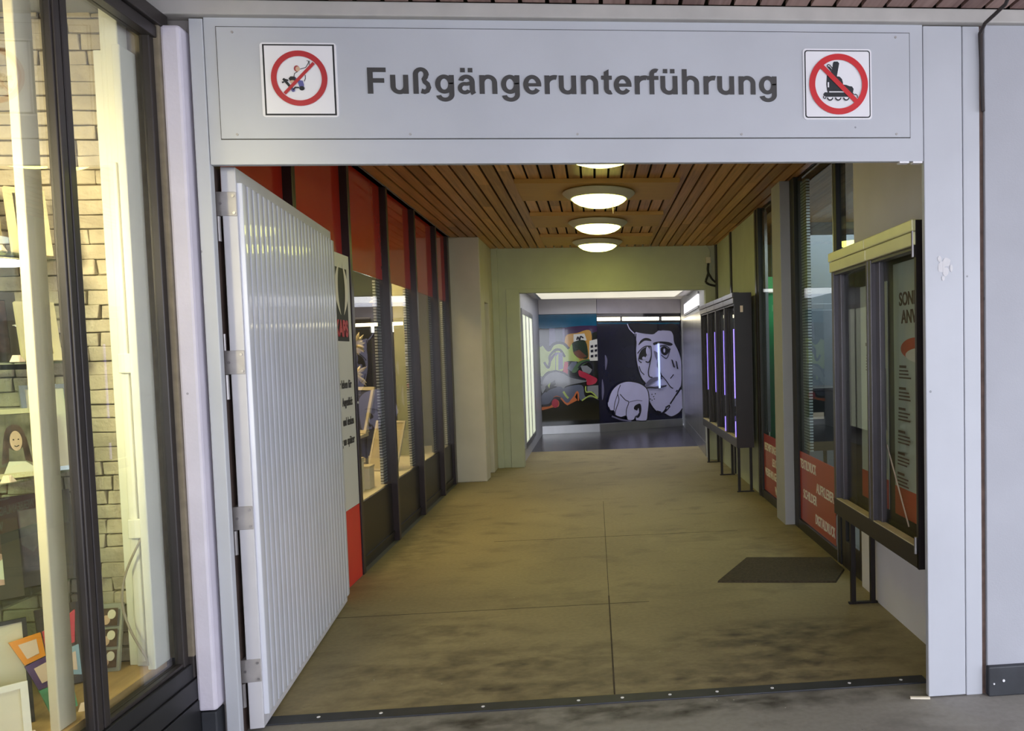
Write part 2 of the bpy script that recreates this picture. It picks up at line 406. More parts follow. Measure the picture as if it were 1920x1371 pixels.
M_lamppan = mat('cream_lamp_pan', S(205, 200, 176), 0.4, var=0.03, scale=4)
M_diff = emis('lamp_diffuser_glow', LAMP_COL, LAMP_STR)
M_coolrefl = emis('cool_reflection_glow', (0.95, 1.0, 0.92), 5.0)
M_warmrefl = emis('warm_reflection_glow', (1.0, 0.88, 0.6), 6.0)
M_violet = emis('violet_tube_glow', (0.24, 0.14, 1.0), 1.5)
M_whiterefl = emis('white_reflection_glow', (1.0, 1.0, 0.95), 3.0)
M_daylit = emis('frosted_window_glow', (1.0, 0.94, 0.97), 1.5)
M_casewin = emis('lit_case_glow', (0.80, 0.88, 0.58), 0.6)
M_glass = glass('clear_glass', (0.95, 0.97, 0.96), 0.06)
M_winglass = glass('reflective_window_glass', (0.95, 0.97, 0.95), 0.11, power=4.5)
M_caseglass = glass('case_glass', (0.95, 0.97, 0.96), 0.04, power=8.0)
M_glass2 = glass('greenish_glass', (0.86, 0.92, 0.87), 0.05, power=7.0)
M_shelfglass = glass('glass_shelf_sheet', (0.86, 0.95, 0.90), 0.08)
M_wood_in = wood('brown_ceiling_boards', S(160, 112, 60), S(222, 166, 98), 0.113, 0.4)
M_wood_out = wood('grey_brown_canopy_boards', S(124, 96, 92), S(176, 146, 138), 0.113, 0.6)
M_board = mat('light_wood_board', S(190, 146, 78), 0.5, var=0.08, scale=3, stretch=(1, 12, 1))
M_gapdark = mat('dark_ceiling_gap', S(22, 17, 13), 0.9, var=0.1)
M_shelfwood = mat('display_wood', S(190, 156, 104), 0.5, var=0.15, scale=3, stretch=(14, 1, 14))
M_brick = mat('pale_stone_brick', S(176, 164, 146), 0.9, var=0.22, scale=9, bump=0.6, bscale=60)
M_mortar = mat('dark_mortar', S(120, 110, 94), 0.95, var=0.15, scale=20)
M_cream = mat('cream_card', S(222, 212, 190), 0.6, var=0.05, scale=5)
M_creamframe = mat('cream_frame_wood', S(206, 192, 156), 0.5, var=0.1, scale=12)
M_darkframe = mat('dark_frame_wood', S(64, 54, 44), 0.5, var=0.15, scale=12)
M_silver = mat('silver_frame', S(190, 196, 196), 0.2, metal=0.8, var=0.08, scale=9)
M_photo = mat('photo_print', S(120, 112, 96), 0.3, var=0.5, scale=14)
M_photodk = mat('dark_photo_print', S(86, 66, 60), 0.3, var=0.6, scale=22)
M_photopk = mat('pink_photo_print', S(196, 150, 138), 0.3, var=0.35, scale=16)
M_skin = mat('photo_skin_tone', S(205, 170, 145), 0.4, var=0.1, scale=20)
M_orange = mat('orange_plastic', S(240, 150, 30), 0.4, var=0.05, scale=8)
M_purple = mat('purple_plastic', S(84, 58, 116), 0.4, var=0.05, scale=8)
M_green = mat('green_plastic', S(96, 170, 130), 0.4, var=0.05, scale=8)
M_pink = mat('red_pink_plastic', S(206, 70, 84), 0.4, var=0.05, scale=8)
M_blue = mat('pale_blue_plastic', S(150, 180, 196), 0.4, var=0.05, scale=8)
M_pale = mat('pale_tag_paper', S(232, 206, 186), 0.6, var=0.04, scale=8)
M_bannerred = mat('red_banner_film', S(172, 58, 36), 0.3, var=0.06, scale=3, coat=0.4)
M_white = mat('white_vinyl', S(232, 226, 214), 0.5, var=0.03, scale=6)
M_whitedim = mat('white_cover_plastic', S(222, 220, 210), 0.4, var=0.03, scale=6)
M_greywall = mat('shop_grey_wall', S(128, 134, 146), 0.6, var=0.06, scale=2)
M_greenwall = mat('shop_green_sheet', S(30, 160, 92), 0.45, var=0.08, scale=2)
M_shopdark = mat('shop_dark_blue_wall', S(74, 76, 100), 0.7, var=0.2, scale=2)
M_shopfloor = mat('shop_floor', S(96, 96, 98), 0.5, var=0.1, scale=4)
M_star = mat('straw_ornament', S(226, 208, 168), 0.4, var=0.08, scale=20)
M_wire = mat('grey_cable', S(150, 140, 126), 0.5, var=0.1, scale=20)
M_poster = mat('poster_paper', S(198, 204, 190), 0.6, var=0.03, scale=2)
M_posterred = mat('poster_orange_red', S(196, 84, 58), 0.6, var=0.04, scale=3)
M_print = mat('brown_print', S(92, 66, 54), 0.6, var=0.05, scale=10)
M_perf = None
def perforated():
    M = bpy.data.materials.new('perforated_metal'); M.use_nodes = True; n = M.node_tree.nodes; L = M.node_tree.links; p = n['Principled BSDF']
    geo = n.new('ShaderNodeNewGeometry'); mp = n.new('ShaderNodeMapping'); mp.inputs['Rotation'].default_value = (0, math.pi / 2, 0)
    sx_ = n.new('ShaderNodeSeparateXYZ'); L.new(geo.outputs['Position'], sx_.inputs[0])
    def m_(op, a, b):
        q = n.new('ShaderNodeMath'); q.operation = op
        for i, v in enumerate((a, b)):
            if isinstance(v, (int, float)): q.inputs[i].default_value = v
            else: L.new(v, q.inputs[i])
        return q.outputs[0]
    fy = m_('LESS_THAN', m_('FRACT', m_('MULTIPLY', sx_.outputs['Y'], 40.0), 0), 0.62)
    fz = m_('LESS_THAN', m_('FRACT', m_('MULTIPLY', sx_.outputs['Z'], 40.0), 0), 0.62)
    k = m_('MULTIPLY', fy, fz)
    mx = n.new('ShaderNodeMix'); mx.data_type = 'RGBA'; L.new(k, mx.inputs[0]); mx.inputs[6].default_value = S(60, 64, 70) + (1,); mx.inputs[7].default_value = S(235, 240, 248) + (1,)
    L.new(mx.outputs[2], p.inputs['Base Color']); p.inputs['Metallic'].default_value = 0.5; p.inputs['Roughness'].default_value = 0.3
    return M
M_perf = perforated()
M_floor_in = concrete_floor('worn_concrete_floor', S(130, 118, 90), S(162, 148, 112), S(78, 68, 54),
    [(-0.6, 3.95, 1.1, 0.35, 0.9), (1.0, 4.15, 0.8, 0.3, 1.1), (0.95, 3.75, 0.9, 0.25, 1.0), (-0.95, 4.5, 0.5, 0.3, 0.7), (-0.2, 3.62, 1.6, 0.14, 0.8), (1.4, 5.9, 0.5, 0.8, 0.5), (-1.5, 6.8, 0.3, 1.6, 0.6), (0.7, 6.6, 0.5, 0.5, 0.35), (0.0, 5.0, 1.5, 0.2, 0.3)])
M_floor_out = concrete_floor('outer_pavement', S(122, 118, 112), S(150, 146, 138), S(60, 56, 52), [(0.3, 3.36, 1.6, 0.12, 1.2), (-0.9, 3.2, 1.0, 0.2, 0.7)])
M_floor_back = mat('dark_passage_floor', S(62, 60, 66), 0.22, var=0.12, scale=3, bump=0.1, bscale=90)

# ------------------------------------------------------------------ SETTING: floors
b = MB(); b.box(-7, 9, -9, 3.47, -0.15, 0.0); struct(b.build('floor', M_floor_out))
b = MB().use(M_floor_in); b.box(-1.74, 1.76, 3.47, 12.55, -0.15, 0.0)
b.use(mat('floor_joint', S(72, 62, 50), .9, var=.3, scale=14)); b.box(0.042, 0.050, 3.54, 5.0, 0.0, 0.0012); b.box(0.044, 0.048, 5.0, 8.2, 0.0, 0.0012); b.box(-1.70, 0.3, 4.84, 4.845, 0.0, 0.001); b.box(-0.9, 1.2, 6.62, 6.624, 0.0, 0.001)
struct(b.build('floor'))
b = MB(); b.box(-1.10, 1.95, 12.55, 16.2, -0.15, 0.0); struct(b.build('floor', M_floor_back))
b = MB(); b.box(-1.50, 1.52, 3.445, 3.525, 0.0, 0.007); th = struct(b.build('trim_1', M_rubber, bevel=0.003))
for x in (-1.27, -1.0, -0.55, -0.12, 0.08, 0.30, 0.52, 0.78, 1.15, 1.40):
    MB().tube((x, 3.485, 0.006), (x, 3.485, 0.0085), 0.008, 10).build('screw', M_signplate, th)

# ------------------------------------------------------------------ SETTING: portal at Y = 3.30
PY = 3.30
def seam_box(name, x0, x1, z0, z1, m=M_fascia, y0=PY, y1=PY + 0.12, bevel=0.004):
    return struct(MB().box(x0, x1, y0, y1, z0, z1).build(name, m, bevel=bevel))
lin_ = (MB().box(-1.517, 1.452, PY, PY + 0.03, 2.39, 2.972).box(-1.50, 1.452, PY + .03, PY + 0.12, 2.432, 2.972).build('wall_front', M_fascia, bevel=0.002))
struct(lin_)
for xa in (1.345, 1.405): MB().box(xa, xa + .042, PY - .002, PY + .028, 2.382, 2.3895).build('hinge_plate', M_signplate, lin_)
b = MB(); b.box(1.455, 1.629, PY, PY + 0.03, 0.004, 2.968); b.box(1.52, 1.629, PY + .03, PY + 0.12, 0.0, 2.968); b.box(1.632, 1.708, PY, PY + 0.11, 0.0, 2.968); tr2 = struct(b.build('trim_2', M_fascia, bevel=0.004))
F = Flat((1.505, PY - .0012, 1.86), (.08, 0, 0), (0, 0, .14), lift=.0002); pp_ = mat('pale_paint_patch', S(206, 204, 206), .6)
for u, v, ru, rv in ((.3, .5, .22, .2), (.6, .65, .25, .16), (.55, .35, .2, .15), (.2, .75, .12, .1), (.85, .45, .1, .12), (.4, .15, .1, .08)):
    F.poly([(u + ru * math.cos(a_) * random.uniform(.75, 1.1), v + rv * math.sin(a_) * random.uniform(.75, 1.1)) for a_ in [2 * math.pi * i / 14 for i in range(14)]], pp_)
F.build('paint_patch', tr2)
b = MB(); b.box(-1.574, -1.520, PY, PY + 0.035, 0.0, 2.968); struct(b.build('trim_3', M_fascia, bevel=0.004)); struct(MB().box(-1.60, -1.545, PY + .035, PY + .14, 0.0, 2.44).build('trim_3', mat('dark_rusty_reveal', S(70, 56, 50), .7, var=.3, scale=12)))
# left lilac column with black plinth, dark joint between column and jamb
b = MB(); b.box(-1.662, -1.588, PY - 0.045, PY + 0.10, 0.165, 2.925); struct(b.build('trim_4', M_column, bevel=0.012))
b = MB(); b.box(-1.655, -1.592, PY - 0.04, PY + 0.09, 0.0, 0.16); struct(b.build('baseboard_left', M_rubber, bevel=0.006))
b = MB(); b.box(-1.70, -1.56, PY + 0.03, PY + 0.14, 0.0, 2.97); struct(b.build('trim_5', mat('grey_joint', S(120, 114, 112), 0.8)))
# pale cornice strip under the canopy boards
b = MB(); b.box(-1.72, 4.4, PY - 0.03, PY + 0.06, 2.972, 3.03); struct(b.build('trim_6', M_trimw, bevel=0.006))
# right wall beside the portal, dark joint, black plinth
struct(MB().box(1.705, 1.728, PY + 0.01, PY + 0.2, 0.0, 2.972).build('trim_7', mat('brown_joint', S(92, 74, 66), 0.9, var=0.3, scale=20)))
struct(MB().box(1.728, 4.4, PY - 0.005, PY + 0.15, 0.0, 2.972).build('wall_right', M_plaster, bevel=0.004))
bb = struct(MB().box(1.722, 4.4, PY - 0.03, PY + 0.0, 0.0, 0.136).build('baseboard_right', M_rubber, bevel=0.006))
MB().tube((1.79, PY - 0.034, 0.072), (1.79, PY - 0.028, 0.072), 0.006, 10).build('screw', M_signplate, bb)
MB().tube((1.745, PY - 0.034, 0.06), (1.745, PY - 0.028, 0.06), 0.004, 10).build('screw', M_signplate, bb)

# canopy ceiling outside: boards along Y, pitch about 0.109 m
b = MB().use(M_wood_out)
x = 0.945 - 40 * 0.1095
while x < 5.2:
    y0 = -4.0
    for L_ in (2.6, 2.4, 2.27):
        b.box(x + 0.009, x + 0.1095 - 0.009, y0 + 0.002, y0 + L_, 3.03 + random.uniform(0, .003), 3.05); y0 += L_
    x += 0.1095
b.use(M_gapdark); b.box(-3.5, 5.3, -4.0, 3.45, 3.075, 3.12)
struct(b.build('ceiling'))

# ------------------------------------------------------------------ sign board over the entrance
sb = thing('sign_board', 'long grey metal name board with dark lettering above the passage entrance', 'sign', (0, PY - 0.004, 2.49))
b = MB(); b.box(-1.467, 1.391, PY - 0.006, PY, 2.492, 2.933); b.build('panel', M_fascia, sb, bevel=0.001)
b = MB(); e = 0.0035
b.box(-1.467 - e, -1.467, PY - 0.002, PY, 2.492 - e, 2.933 + e); b.box(1.391, 1.391 + e, PY - 0.002, PY, 2.492 - e, 2.933 + e)
b.box(-1.467, 1.391, PY - 0.002, PY, 2.492 - e, 2.492); b.box(-1.467, 1.391, PY - 0.002, PY, 2.933, 2.933 + e)
b.build('joint', M_letter, sb)
letters('Fußgängerunterführung', (-0.886, PY - 0.0065, 2.671), (1, 0, 0), (0, 0, 1), 1.692, 0.104, M_letter, 'lettering', sb)
for x, z in ((-1.405, 2.912), (-1.405, 2.508), (-0.725, 2.508), (-0.043, 2.507), (0.651, 2.505), (1.33, 2.505), (1.33, 2.915)):
    MB().tube((x, PY - 0.006, z), (x, PY - 0.009, z), 0.005, 10).build('screw', M_hinge, sb)

# prohibition signs ------------------------------------------------
def rounded(x0, z0, x1, z1, r, n=6):
    P = []
    for cx, cz, a in ((x1 - r, z0 + r, -90), (x1 - r, z1 - r, 0), (x0 + r, z1 - r, 90), (x0 + r, z0 + r, 180)):
        for i in range(n + 1):
            t = math.radians(a + 90 * i / n); P.append((cx + r * math.cos(t), cz + r * math.sin(t)))
    return P
def plate(x0, z0, x1, z1, r, parent, y=PY - 0.006, d=0.004):
    b = MB(); P = rounded(x0, z0, x1, z1, r)
    b.hexa([(x, y, z) for x, z in P], [(x, y - d, z) for x, z in P]); return b.build('plate', M_signplate, parent)
M_bline = mat('black_sign_ink', S(26, 28, 34), 0.5, var=0.05)
# left: no skateboarding, square with sharp black border
x0, z0, x1, z1 = -1.301, 2.576, -1.004, 2.871
s1 = thing('prohibition_sign', 'square white sign with a crossed-out skateboarder, left of the lettering', 'sign', ((x0 + x1) / 2, PY - 0.006, z0))
plate(x0, z0, x1, z1, 0.012, s1)
F = Flat((x0, PY - 0.0102, z1), (x1 - x0, 0, 0), (0, 0, z1 - z0))
# picture coordinates of the sign: origin top left, 0..1435 x 0..1371 (v is up)
def q(pts): return [((px) / 1440.0, -(py + 25) / 1410.0) for px, py in pts]
F.rect(.035, -.022, .975, -.978, M_bline); F.rect(.058, -.042, .952, -.955, M_signplate)
F.build('border', s1)
F = Flat((x0, PY - 0.0125, z1), (x1 - x0, 0, 0), (0, 0, z1 - z0), lift=0.0003)
hairc = mat('sign_hair_red', S(150, 60, 64), .5); jean = mat('sign_jeans_blue', S(84, 84, 140), .5)
F.poly(q([(625, 545), (700, 520), (760, 480), (860, 450), (900, 380), (925, 400), (900, 470), (840, 530), (845, 640), (800, 700), (700, 690), (650, 640)]), M_signplate)
F.stroke(q([(625, 615), (640, 560), (700, 525)]), .003, M_letter); F.stroke(q([(750, 480), (855, 448), (900, 380), (925, 320)]), .003, M_letter); F.stroke(q([(840, 590), (840, 660), (815, 710)]), .003, M_letter); F.stroke(q([(880, 320), (930, 330), (925, 400)]), .0025, M_letter)
F.ell(*q([(685, 470)])[0], .037, .042, hairc); F.ell(*q([(705, 478)])[0], .029, .033, M_skin)
F.poly(q([(525, 660), (560, 620), (640, 620), (700, 680), (640, 720), (600, 700), (550, 705)]), M_bline)
F.poly(q([(640, 640), (720, 690), (790, 700), (810, 780), (800, 830), (720, 820), (700, 740)]), jean)
F.poly(q([(540, 705), (600, 690), (640, 700), (570, 760)]), M_skin)
F.ell(*q([(770, 845)])[0], .035, .030, M_bline)
F.stroke(q([(425, 665), (490, 740), (560, 830), (620, 890)]), .010, M_bline); F.stroke(q([(420, 670), (520, 700)]), .006, M_bline)
F.stroke(q([(400, 740), (440, 725)]), .006, M_bline); F.ell(*q([(605, 880)])[0], .024, .026, jean); F.stroke(q([(600, 880), (650, 830), (720, 835)]), .006, M_bline)
F.build('pictogram', s1)
F = Flat((x0, PY - 0.0155, z1), (x1 - x0, 0, 0), (0, 0, z1 - z0), lift=0.0003)
cu, cv = q([(728, 655)])[0]; F.ring(cu, cv, .370, .372, .074, .075, M_signred2)
F.stroke(q([(440, 945), (1015, 365)]), .0125, M_signred2); F.build('prohibition_ring', s1)
# right: no inline skating, rounded border
x0, z0, x1, z1 = 0.921, 2.566, 1.221, 2.863
s2 = thing('prohibition_sign', 'white sign with a crossed-out black inline skate, right of the lettering', 'sign', ((x0 + x1) / 2, PY - 0.006, z0))
plate(x0, z0, x1, z1, 0.014, s2)
def q(pts): return [((px - 25) / 1280.0, -(py - 30) / 1305.0) for px, py in pts]
F = Flat((x0, PY - 0.0102, z1), (x1 - x0, 0, 0), (0, 0, z1 - z0))
F.poly(rounded(.022, -.978, .978, -.022, .04), M_bline); F.poly(rounded(.038, -.962, .962, -.038, .03), M_signplate); F.build('border', s2)
F = Flat((x0, PY - 0.0125, z1), (x1 - x0, 0, 0), (0, 0, z1 - z0), lift=0.0003)
F.poly(q([(580, 290), (600, 268), (670, 268), (697, 300), (650, 540), (700, 545), (745, 590), (760, 650), (765, 690), (830, 700), (880, 720), (930, 725), (960, 770), (945, 850), (480, 850), (462, 800), (450, 690), (462, 520), (540, 470), (565, 400)]), M_bline)
F.poly(q([(390, 870), (420, 835), (800, 845), (960, 850), (960, 910), (880, 920), (440, 920), (400, 900)]), M_bline)
F.rect(*q([(500, 838)])[0], *q([(850, 818)])[0], M_signplate); F.poly(q([(475, 650), (500, 650), (500, 745), (475, 745)]), M_signplate)
F.stroke(q([(465, 350), (490, 325), (520, 335), (570, 400)]), .004, M_bline); F.stroke(q([(490, 365), (550, 430)]), .007, M_bline); F.stroke(q([(465, 350), (550, 455)]), .004, M_bline)
F.stroke(q([(395, 905), (390, 940), (420, 960), (440, 925)]), .004, M_bline)
for cx in (515, 665, 815):
    F.ell(*q([(cx, 935)])[0], .045, .046, M_bline, a0=math.pi, a1=2 * math.pi); F.ell(*q([(cx, 930)])[0], .030, .031, M_signplate, a0=math.pi, a1=2 * math.pi)
F.stroke(q([(960, 885), (990, 875), (1020, 895), (1025, 940)]), .004, M_bline)
F.build('pictogram', s2)
F = Flat((x0, PY - 0.0155, z1), (x1 - x0, 0, 0), (0, 0, z1 - z0), lift=0.0003)
cu, cv = q([(678, 688)])[0]; F.ring(cu, cv, .428, .430, .086, .086, M_signred)
F.stroke(q([(370, 365), (1000, 1000)]), .0205, M_signred); F.build('prohibition_ring', s2)

# loose cable hanging at the top right of the portal
b = MB(); P = [(1.745, 3.10, 3.035), (1.75, 3.16, 3.0), (1.728, 3.21, 2.978), (1.706, 3.245, 2.958), (1.703, 3.285, 2.93), (1.716, 3.285, 2.60)]
b.path(P, 0.008); tag(b.build('cable', M_dark), 'dark cable end coming out of the canopy boards beside the right jamb', 'cable')

# ------------------------------------------------------------------ metal gate, folded open against the left wall
HX, HY = -1.497, 3.40; EX, EY = -1.683, 5.135
gv = Vector((EX - HX, EY - HY, 0)); GL = gv.length; gd = gv.normalized()
gate = thing('metal_gate', 'pale grey ribbed metal gate leaf standing open along the left wall', 'gate', (HX, HY, 0.012))
gate.rotation_euler.z = math.atan2(gd.y, gd.x); ORG[gate.name] = Vector((0, 0, 0))
# local frame: x along the leaf, +y is the wall side, -y faces the passage
T = 0.029; Z1 = 2.405
b = MB(); b.box(0, 0.055, -T, T, 0, Z1 - 0.012); b.box(GL - 0.05, GL, -T, T, 0, Z1 - 0.012); b.box(0.055, GL - 0.05, -T, T, 0, 0.075); b.box(0.055, GL - 0.05, -T, T, Z1 - 0.095, Z1 - 0.012)
b.build('frame', M_gateframe, gate, bevel=0.003)
b = MB(); nr = 24; x0 = 0.006; x1 = GL - 0.008; p = (x1 - x0) / nr
prof = [(0, -T + .004), (0.10, -T + .004), (0.13, -T - 0.017), (0.17, -T - 0.0188), (0.34, -T - 0.0196), (0.54, -T - 0.0200), (0.74, -T - 0.0196), (0.91, -T - 0.0188), (0.95, -T - 0.017), (0.97, -T + .004)]
pts = []
for i in range(nr): pts += [(x0 + (i + u) * p, y) for u, y in prof]
pts.append((x1, -T + .004)); 
zb, zt = 0.055, Z1 - 0.075
for (xa, ya), (xb, yb) in zip(pts[:-1], pts[1:]):
    b.face([(xa, ya, zb), (xb, yb, zb), (xb, yb, zt), (xa, ya, zt)])
for i in range(nr):      # rib ends, top and bottom
    for z in (zb, zt):
        b.face([(x0 + (i + u) * p, y, z) for u, y in prof])
b.box(x0, x1, -T + 0.004, -T + 0.012, zb, zt)
bmesh.ops.remove_doubles(b.bm, verts=b.bm.verts[:], dist=1e-5)
b.build('ribbed_panel', M_gate, gate)
for zc in (2.24, 1.58, 0.918, 0.256):
    b = MB(); b.box(-0.004, 0.0, -T, T + 0.03, zc - 0.05, zc + 0.05); b.box(-0.004, 0.05, T, T + 0.03, zc - 0.05, zc + 0.05)
    h = b.build('hinge', M_hinge, gate, bevel=0.002)
    MB().tube((0.0, T + 0.018, zc - 0.155), (0.0, T + 0.018, zc - 0.052), 0.011, 12).build('hinge_pin', M_steel, h)
    for yy, zz in ((-0.016, 0.033), (-0.018, -0.037), (T + 0.004, 0.0)):
        MB().tube((-0.004, yy, zc + zz), (-0.008, yy, zc + zz), 0.006, 8).build('bolt', M_steel, h)
MB().tube((0.0, T + 0.018, 1.63), (0.0, T + 0.018, 1.70), 0.007, 10).build('bolt', M_steel, gate)
# ------------------------------------------------------------------ LEFT SHOP WINDOW outside the passage (glass faces +X)
GX = -1.70
w1 = thing('window_1', None, None, (GX, 2.0, 0), kind='structure')
b = MB(); b.box(-1.72, -1.682, 3.215, 3.25, 0.31, 2.87); b.box(-1.72, -1.664, 3.25, 3.298, 0.31, 2.87)
b.box(-1.73, -1.668, -0.6, 3.29, 2.868, 2.915); b.box(-1.775, -1.650, -0.6, 3.30, 2.917, 2.972)
b.box(-1.72, -1.685, -0.6, 3.215, 0.37, 0.385); b.build('window_frame', M_dark, w1, bevel=0.004)
b = MB(); b.box(-1.718, -1.688, 2.664, 2.745, 0.37, 2.87); b.box(-1.69, -1.681, 2.672, 2.700, 0.37, 2.87); b.box(-1.69, -1.681, 2.706, 2.737, 0.37, 2.87)
b.build('mullion', M_dark, w1, bevel=0.003)
b = MB(); b.box(-1.77, -1.675, 1.30, 1.40, 0.37, 2.87); b.build('mullion', M_dark, w1, bevel=0.003)
b = MB(); b.box(-1.77, -1.655, -0.6, 3.37, 0.0, 0.215); b.box(-1.77, -1.660, -0.6, 3.37, 0.22, 0.305); b.box(-1.77, -1.670, -0.6, 3.29, 0.305, 0.37)
b.build('base_panel', M_black, w1, bevel=0.003)
for ya, yb, xa, xb in ((2.745, 3.215, -1.706, -1.706), (1.40, 2.664, -1.679, -1.705), (-0.6, 1.30, -1.706, -1.706)):
    MB().hexa([(xa - .006, ya, .385), (xa, ya, .385), (xb, yb, .385), (xb - .006, yb, .385)], [(xa - .006, ya, 2.868), (xa, ya, 2.868), (xb, yb, 2.868), (xb - .006, yb, 2.868)]).build('pane', M_winglass, w1)
# the room of the display: floor, ceiling, back and end walls
struct(MB().box(-2.62, -1.76, -0.6, 3.235, 0.0, 0.40).build('floor', M_shelfwood))
struct(MB().box(-2.62, -1.79, -0.6, 3.40, 2.955, 3.03).build('ceiling', M_plaster))
struct(MB().box(-2.72, -2.62, -0.7, 3.40, 0.0, 3.03).build('wall_left', M_plaster))
struct(MB().box(-2.62, -1.78, -0.7, -0.6, 0.0, 3.03).build('wall_front', M_plaster))
# end wall of rough stone bricks facing the street
b = MB().use(M_mortar); b.box(-2.62, -1.66, 3.245, 3.33, 0.40, 2.955); b.use(M_brick)
z = 0.405; row = 0
while z < 2.95:
    h = 0.057 + random.uniform(-.004, .004); x = -2.62 - (row % 2) * 0.07
    while x < -1.80:
        w = random.uniform(0.10, 0.21)
        xa, xb = max(x + .003, -2.62), min(x + w - .003, -1.80)
        if xb - xa > 0.02:
            d = random.uniform(0.0, 0.012); j = lambda s=.004: random.uniform(-s, s)
            yb_, yf = 3.246, 3.232 - d
            za, zb2 = z + .002, min(z + h - .002, 2.955)
            b.hexa([(xa + j(), yf + j(.005), za + j()), (xb + j(), yf + j(.005), za + j()), (xb, yb_, za), (xa, yb_, za)],
                   [(xa + j(), yf + j(.005), zb2 + j()), (xb + j(), yf + j(.005), zb2 + j()), (xb, yb_, zb2), (xa, yb_, zb2)])
        x += w
    z += h; row += 1
wb = struct(b.build('wall_back', bevel=0.004))
# white boxed-in corner with cable cover
b = MB(); b.box(-1.876, -1.84, 3.19, 3.245, 0.40, 2.80); b.box(-1.84, -1.775, 3.175, 3.24, 0.40, 2.955); b.box(-1.775, -1.745, 3.13, 3.235, 0.40, 2.80); struct(b.build('trim_8', M_whitedim, bevel=0.004))
b = MB(); b.box(-1.832, -1.800, 3.163, 3.176, 0.42, 2.37); cov = tag(b.build('cable_duct', M_whitedim, bevel=0.003), 'white vertical cable duct in the corner of the lit shop window', 'cable duct')
for z, l in ((1.60, 'upper white socket cover on the cable duct beside the brick'), (0.955, 'lower white socket cover on the cable duct, cable hanging from it')):
    t = thing('junction_box', l, 'socket', (-1.80, 3.16, z - .04)); MB().box(-1.828, -1.768, 3.145, 3.163, z - .038, z + .038).build('cover', M_whitedim, t, bevel=0.004)
b = MB(); P = []
for i in range(17):
    u = i / 16; P.append((-1.772 - 0.085 * math.sin(math.pi * min(1, u * 1.05)) + 0.01 * u, 3.14 - 0.03 * u, 0.925 - 0.50 * u))
tag(b.path(P, 0.0045).build('cable', M_wire), 'thin grey cable hanging in a loop inside the lit shop window', 'cable')
# inner white post just left of the mullion
b = MB(); b.box(-1.81, -1.78, 2.638, 2.722, 0.40, 2.90); tag(b.build('display_post', M_cream, bevel=0.004), 'pale vertical post behind the glass, left of the dark mullion', 'post')
# glass shelves running along the window
for z, l in ((2.00, 'topmost glass shelf in the lit shop window, cream frames on it'), (1.615, 'second glass shelf from the top in the lit shop window'), (1.20, 'glass shelf with the portrait photograph in the shop window'), (0.785, 'lowest glass shelf in the shop window, thick dark frames on it')):
    t = thing('glass_shelf', l, 'shelf', (-2.2, 2.4, z), 'glass shelves in the lit shop window')
    MB().box(-2.46, -2.02, 1.2, 3.14, z - 0.008, z).build('plate', M_shelfglass, t)
    for y in (1.4, 3.115):
        MB().box(-2.62, -2.05, y - .006, y + .006, z - 0.028, z - 0.0085).build('bracket', M_dark, t)
# glowing discs added for lamp reflections in the window glass
for (y, z, w, l) in ((2.93, 1.972, .15, 'round white glow for a lamp reflection, right under the topmost glass shelf'), (3.13, 1.75, .085, 'smaller round white glow for a lamp reflection, between the second and third glass shelves')):
    t = thing('reflection_disc', l, 'lamp', (-2.12, y, z), 'round lamp reflections in the shop window')
    MB().lathe([(0, z + .004), (w * .92, z + .004), (w, z + .001), (w, z - .002), (0, z - .002)], -2.13, y, 28).build('rim', M_lamppan, t)
    MB().lathe([(w * .96, z - .002), (w * .8, z - .010), (w * .4, z - .015), (0, z - .016)], -2.13, y, 28).build('diffuser', M_whiterefl, t)
    MB().box(-2.62, -2.13, y - .01, y + .01, z + .0045, z + .014).build('arm', M_dark, t)

# picture frames: a leaning frame of width w, height h built at the origin, foot on z=0, leaning back
def frame_thing(label, loc, w, h, yaw, lean, fm, pm, bar=0.022, name='picture_frame', group=None, deco=None, depth=0.018):
    t = thing(name, label, 'picture frame', (0, 0, 0), group); ORG[t.name] = Vector((0, 0, 0))
    c, s_ = math.cos(lean), math.sin(lean)
    def P(x, z, d): return (x, d * c + z * s_, z * c - d * s_ + depth * s_)
    b = MB()
    for (xa, xb, za, zb) in ((-w / 2, -w / 2 + bar, 0, h), (w / 2 - bar, w / 2, 0, h), (-w / 2 + bar, w / 2 - bar, 0, bar), (-w / 2 + bar, w / 2 - bar, h - bar, h)):
        b.hexa([P(xa, za, 0), P(xb, za, 0), P(xb, za, depth), P(xa, za, depth)], [P(xa, zb, 0), P(xb, zb, 0), P(xb, zb, depth), P(xa, zb, depth)])
    b.build('border', fm, t)
    b = MB(); xa, xb, za, zb = -w / 2 + bar, w / 2 - bar, bar, h - bar
    b.hexa([P(xa, za, .006), P(xb, za, .006), P(xb, za, .012), P(xa, za, .012)], [P(xa, zb, .006), P(xb, zb, .006), P(xb, zb, .012), P(xa, zb, .012)]); b.build('picture', pm, t)
    if deco:
        o = Vector(P(xa, za, 0.0055)); F = Flat(o, Vector(P(xb, za, .0055)) - o, Vector(P(xa, zb, .0055)) - o, lift=0.0006); deco(F); F.build('print', t)
    b = MB(); b.hexa([(-.02, depth * c + .002, 0), (.02, depth * c + .002, 0), (.02, h * .55 * s_ + .09, 0), (-.02, h * .55 * s_ + .09, 0)], [P(-.02, h * .6, depth + .001), P(.02, h * .6, depth + .001), P(.02, h * .6, depth + .005), P(-.02, h * .6, depth + .005)])
    b.build('stand', fm, t)
    t.location = loc; t.rotation_euler.z = yaw
    return t
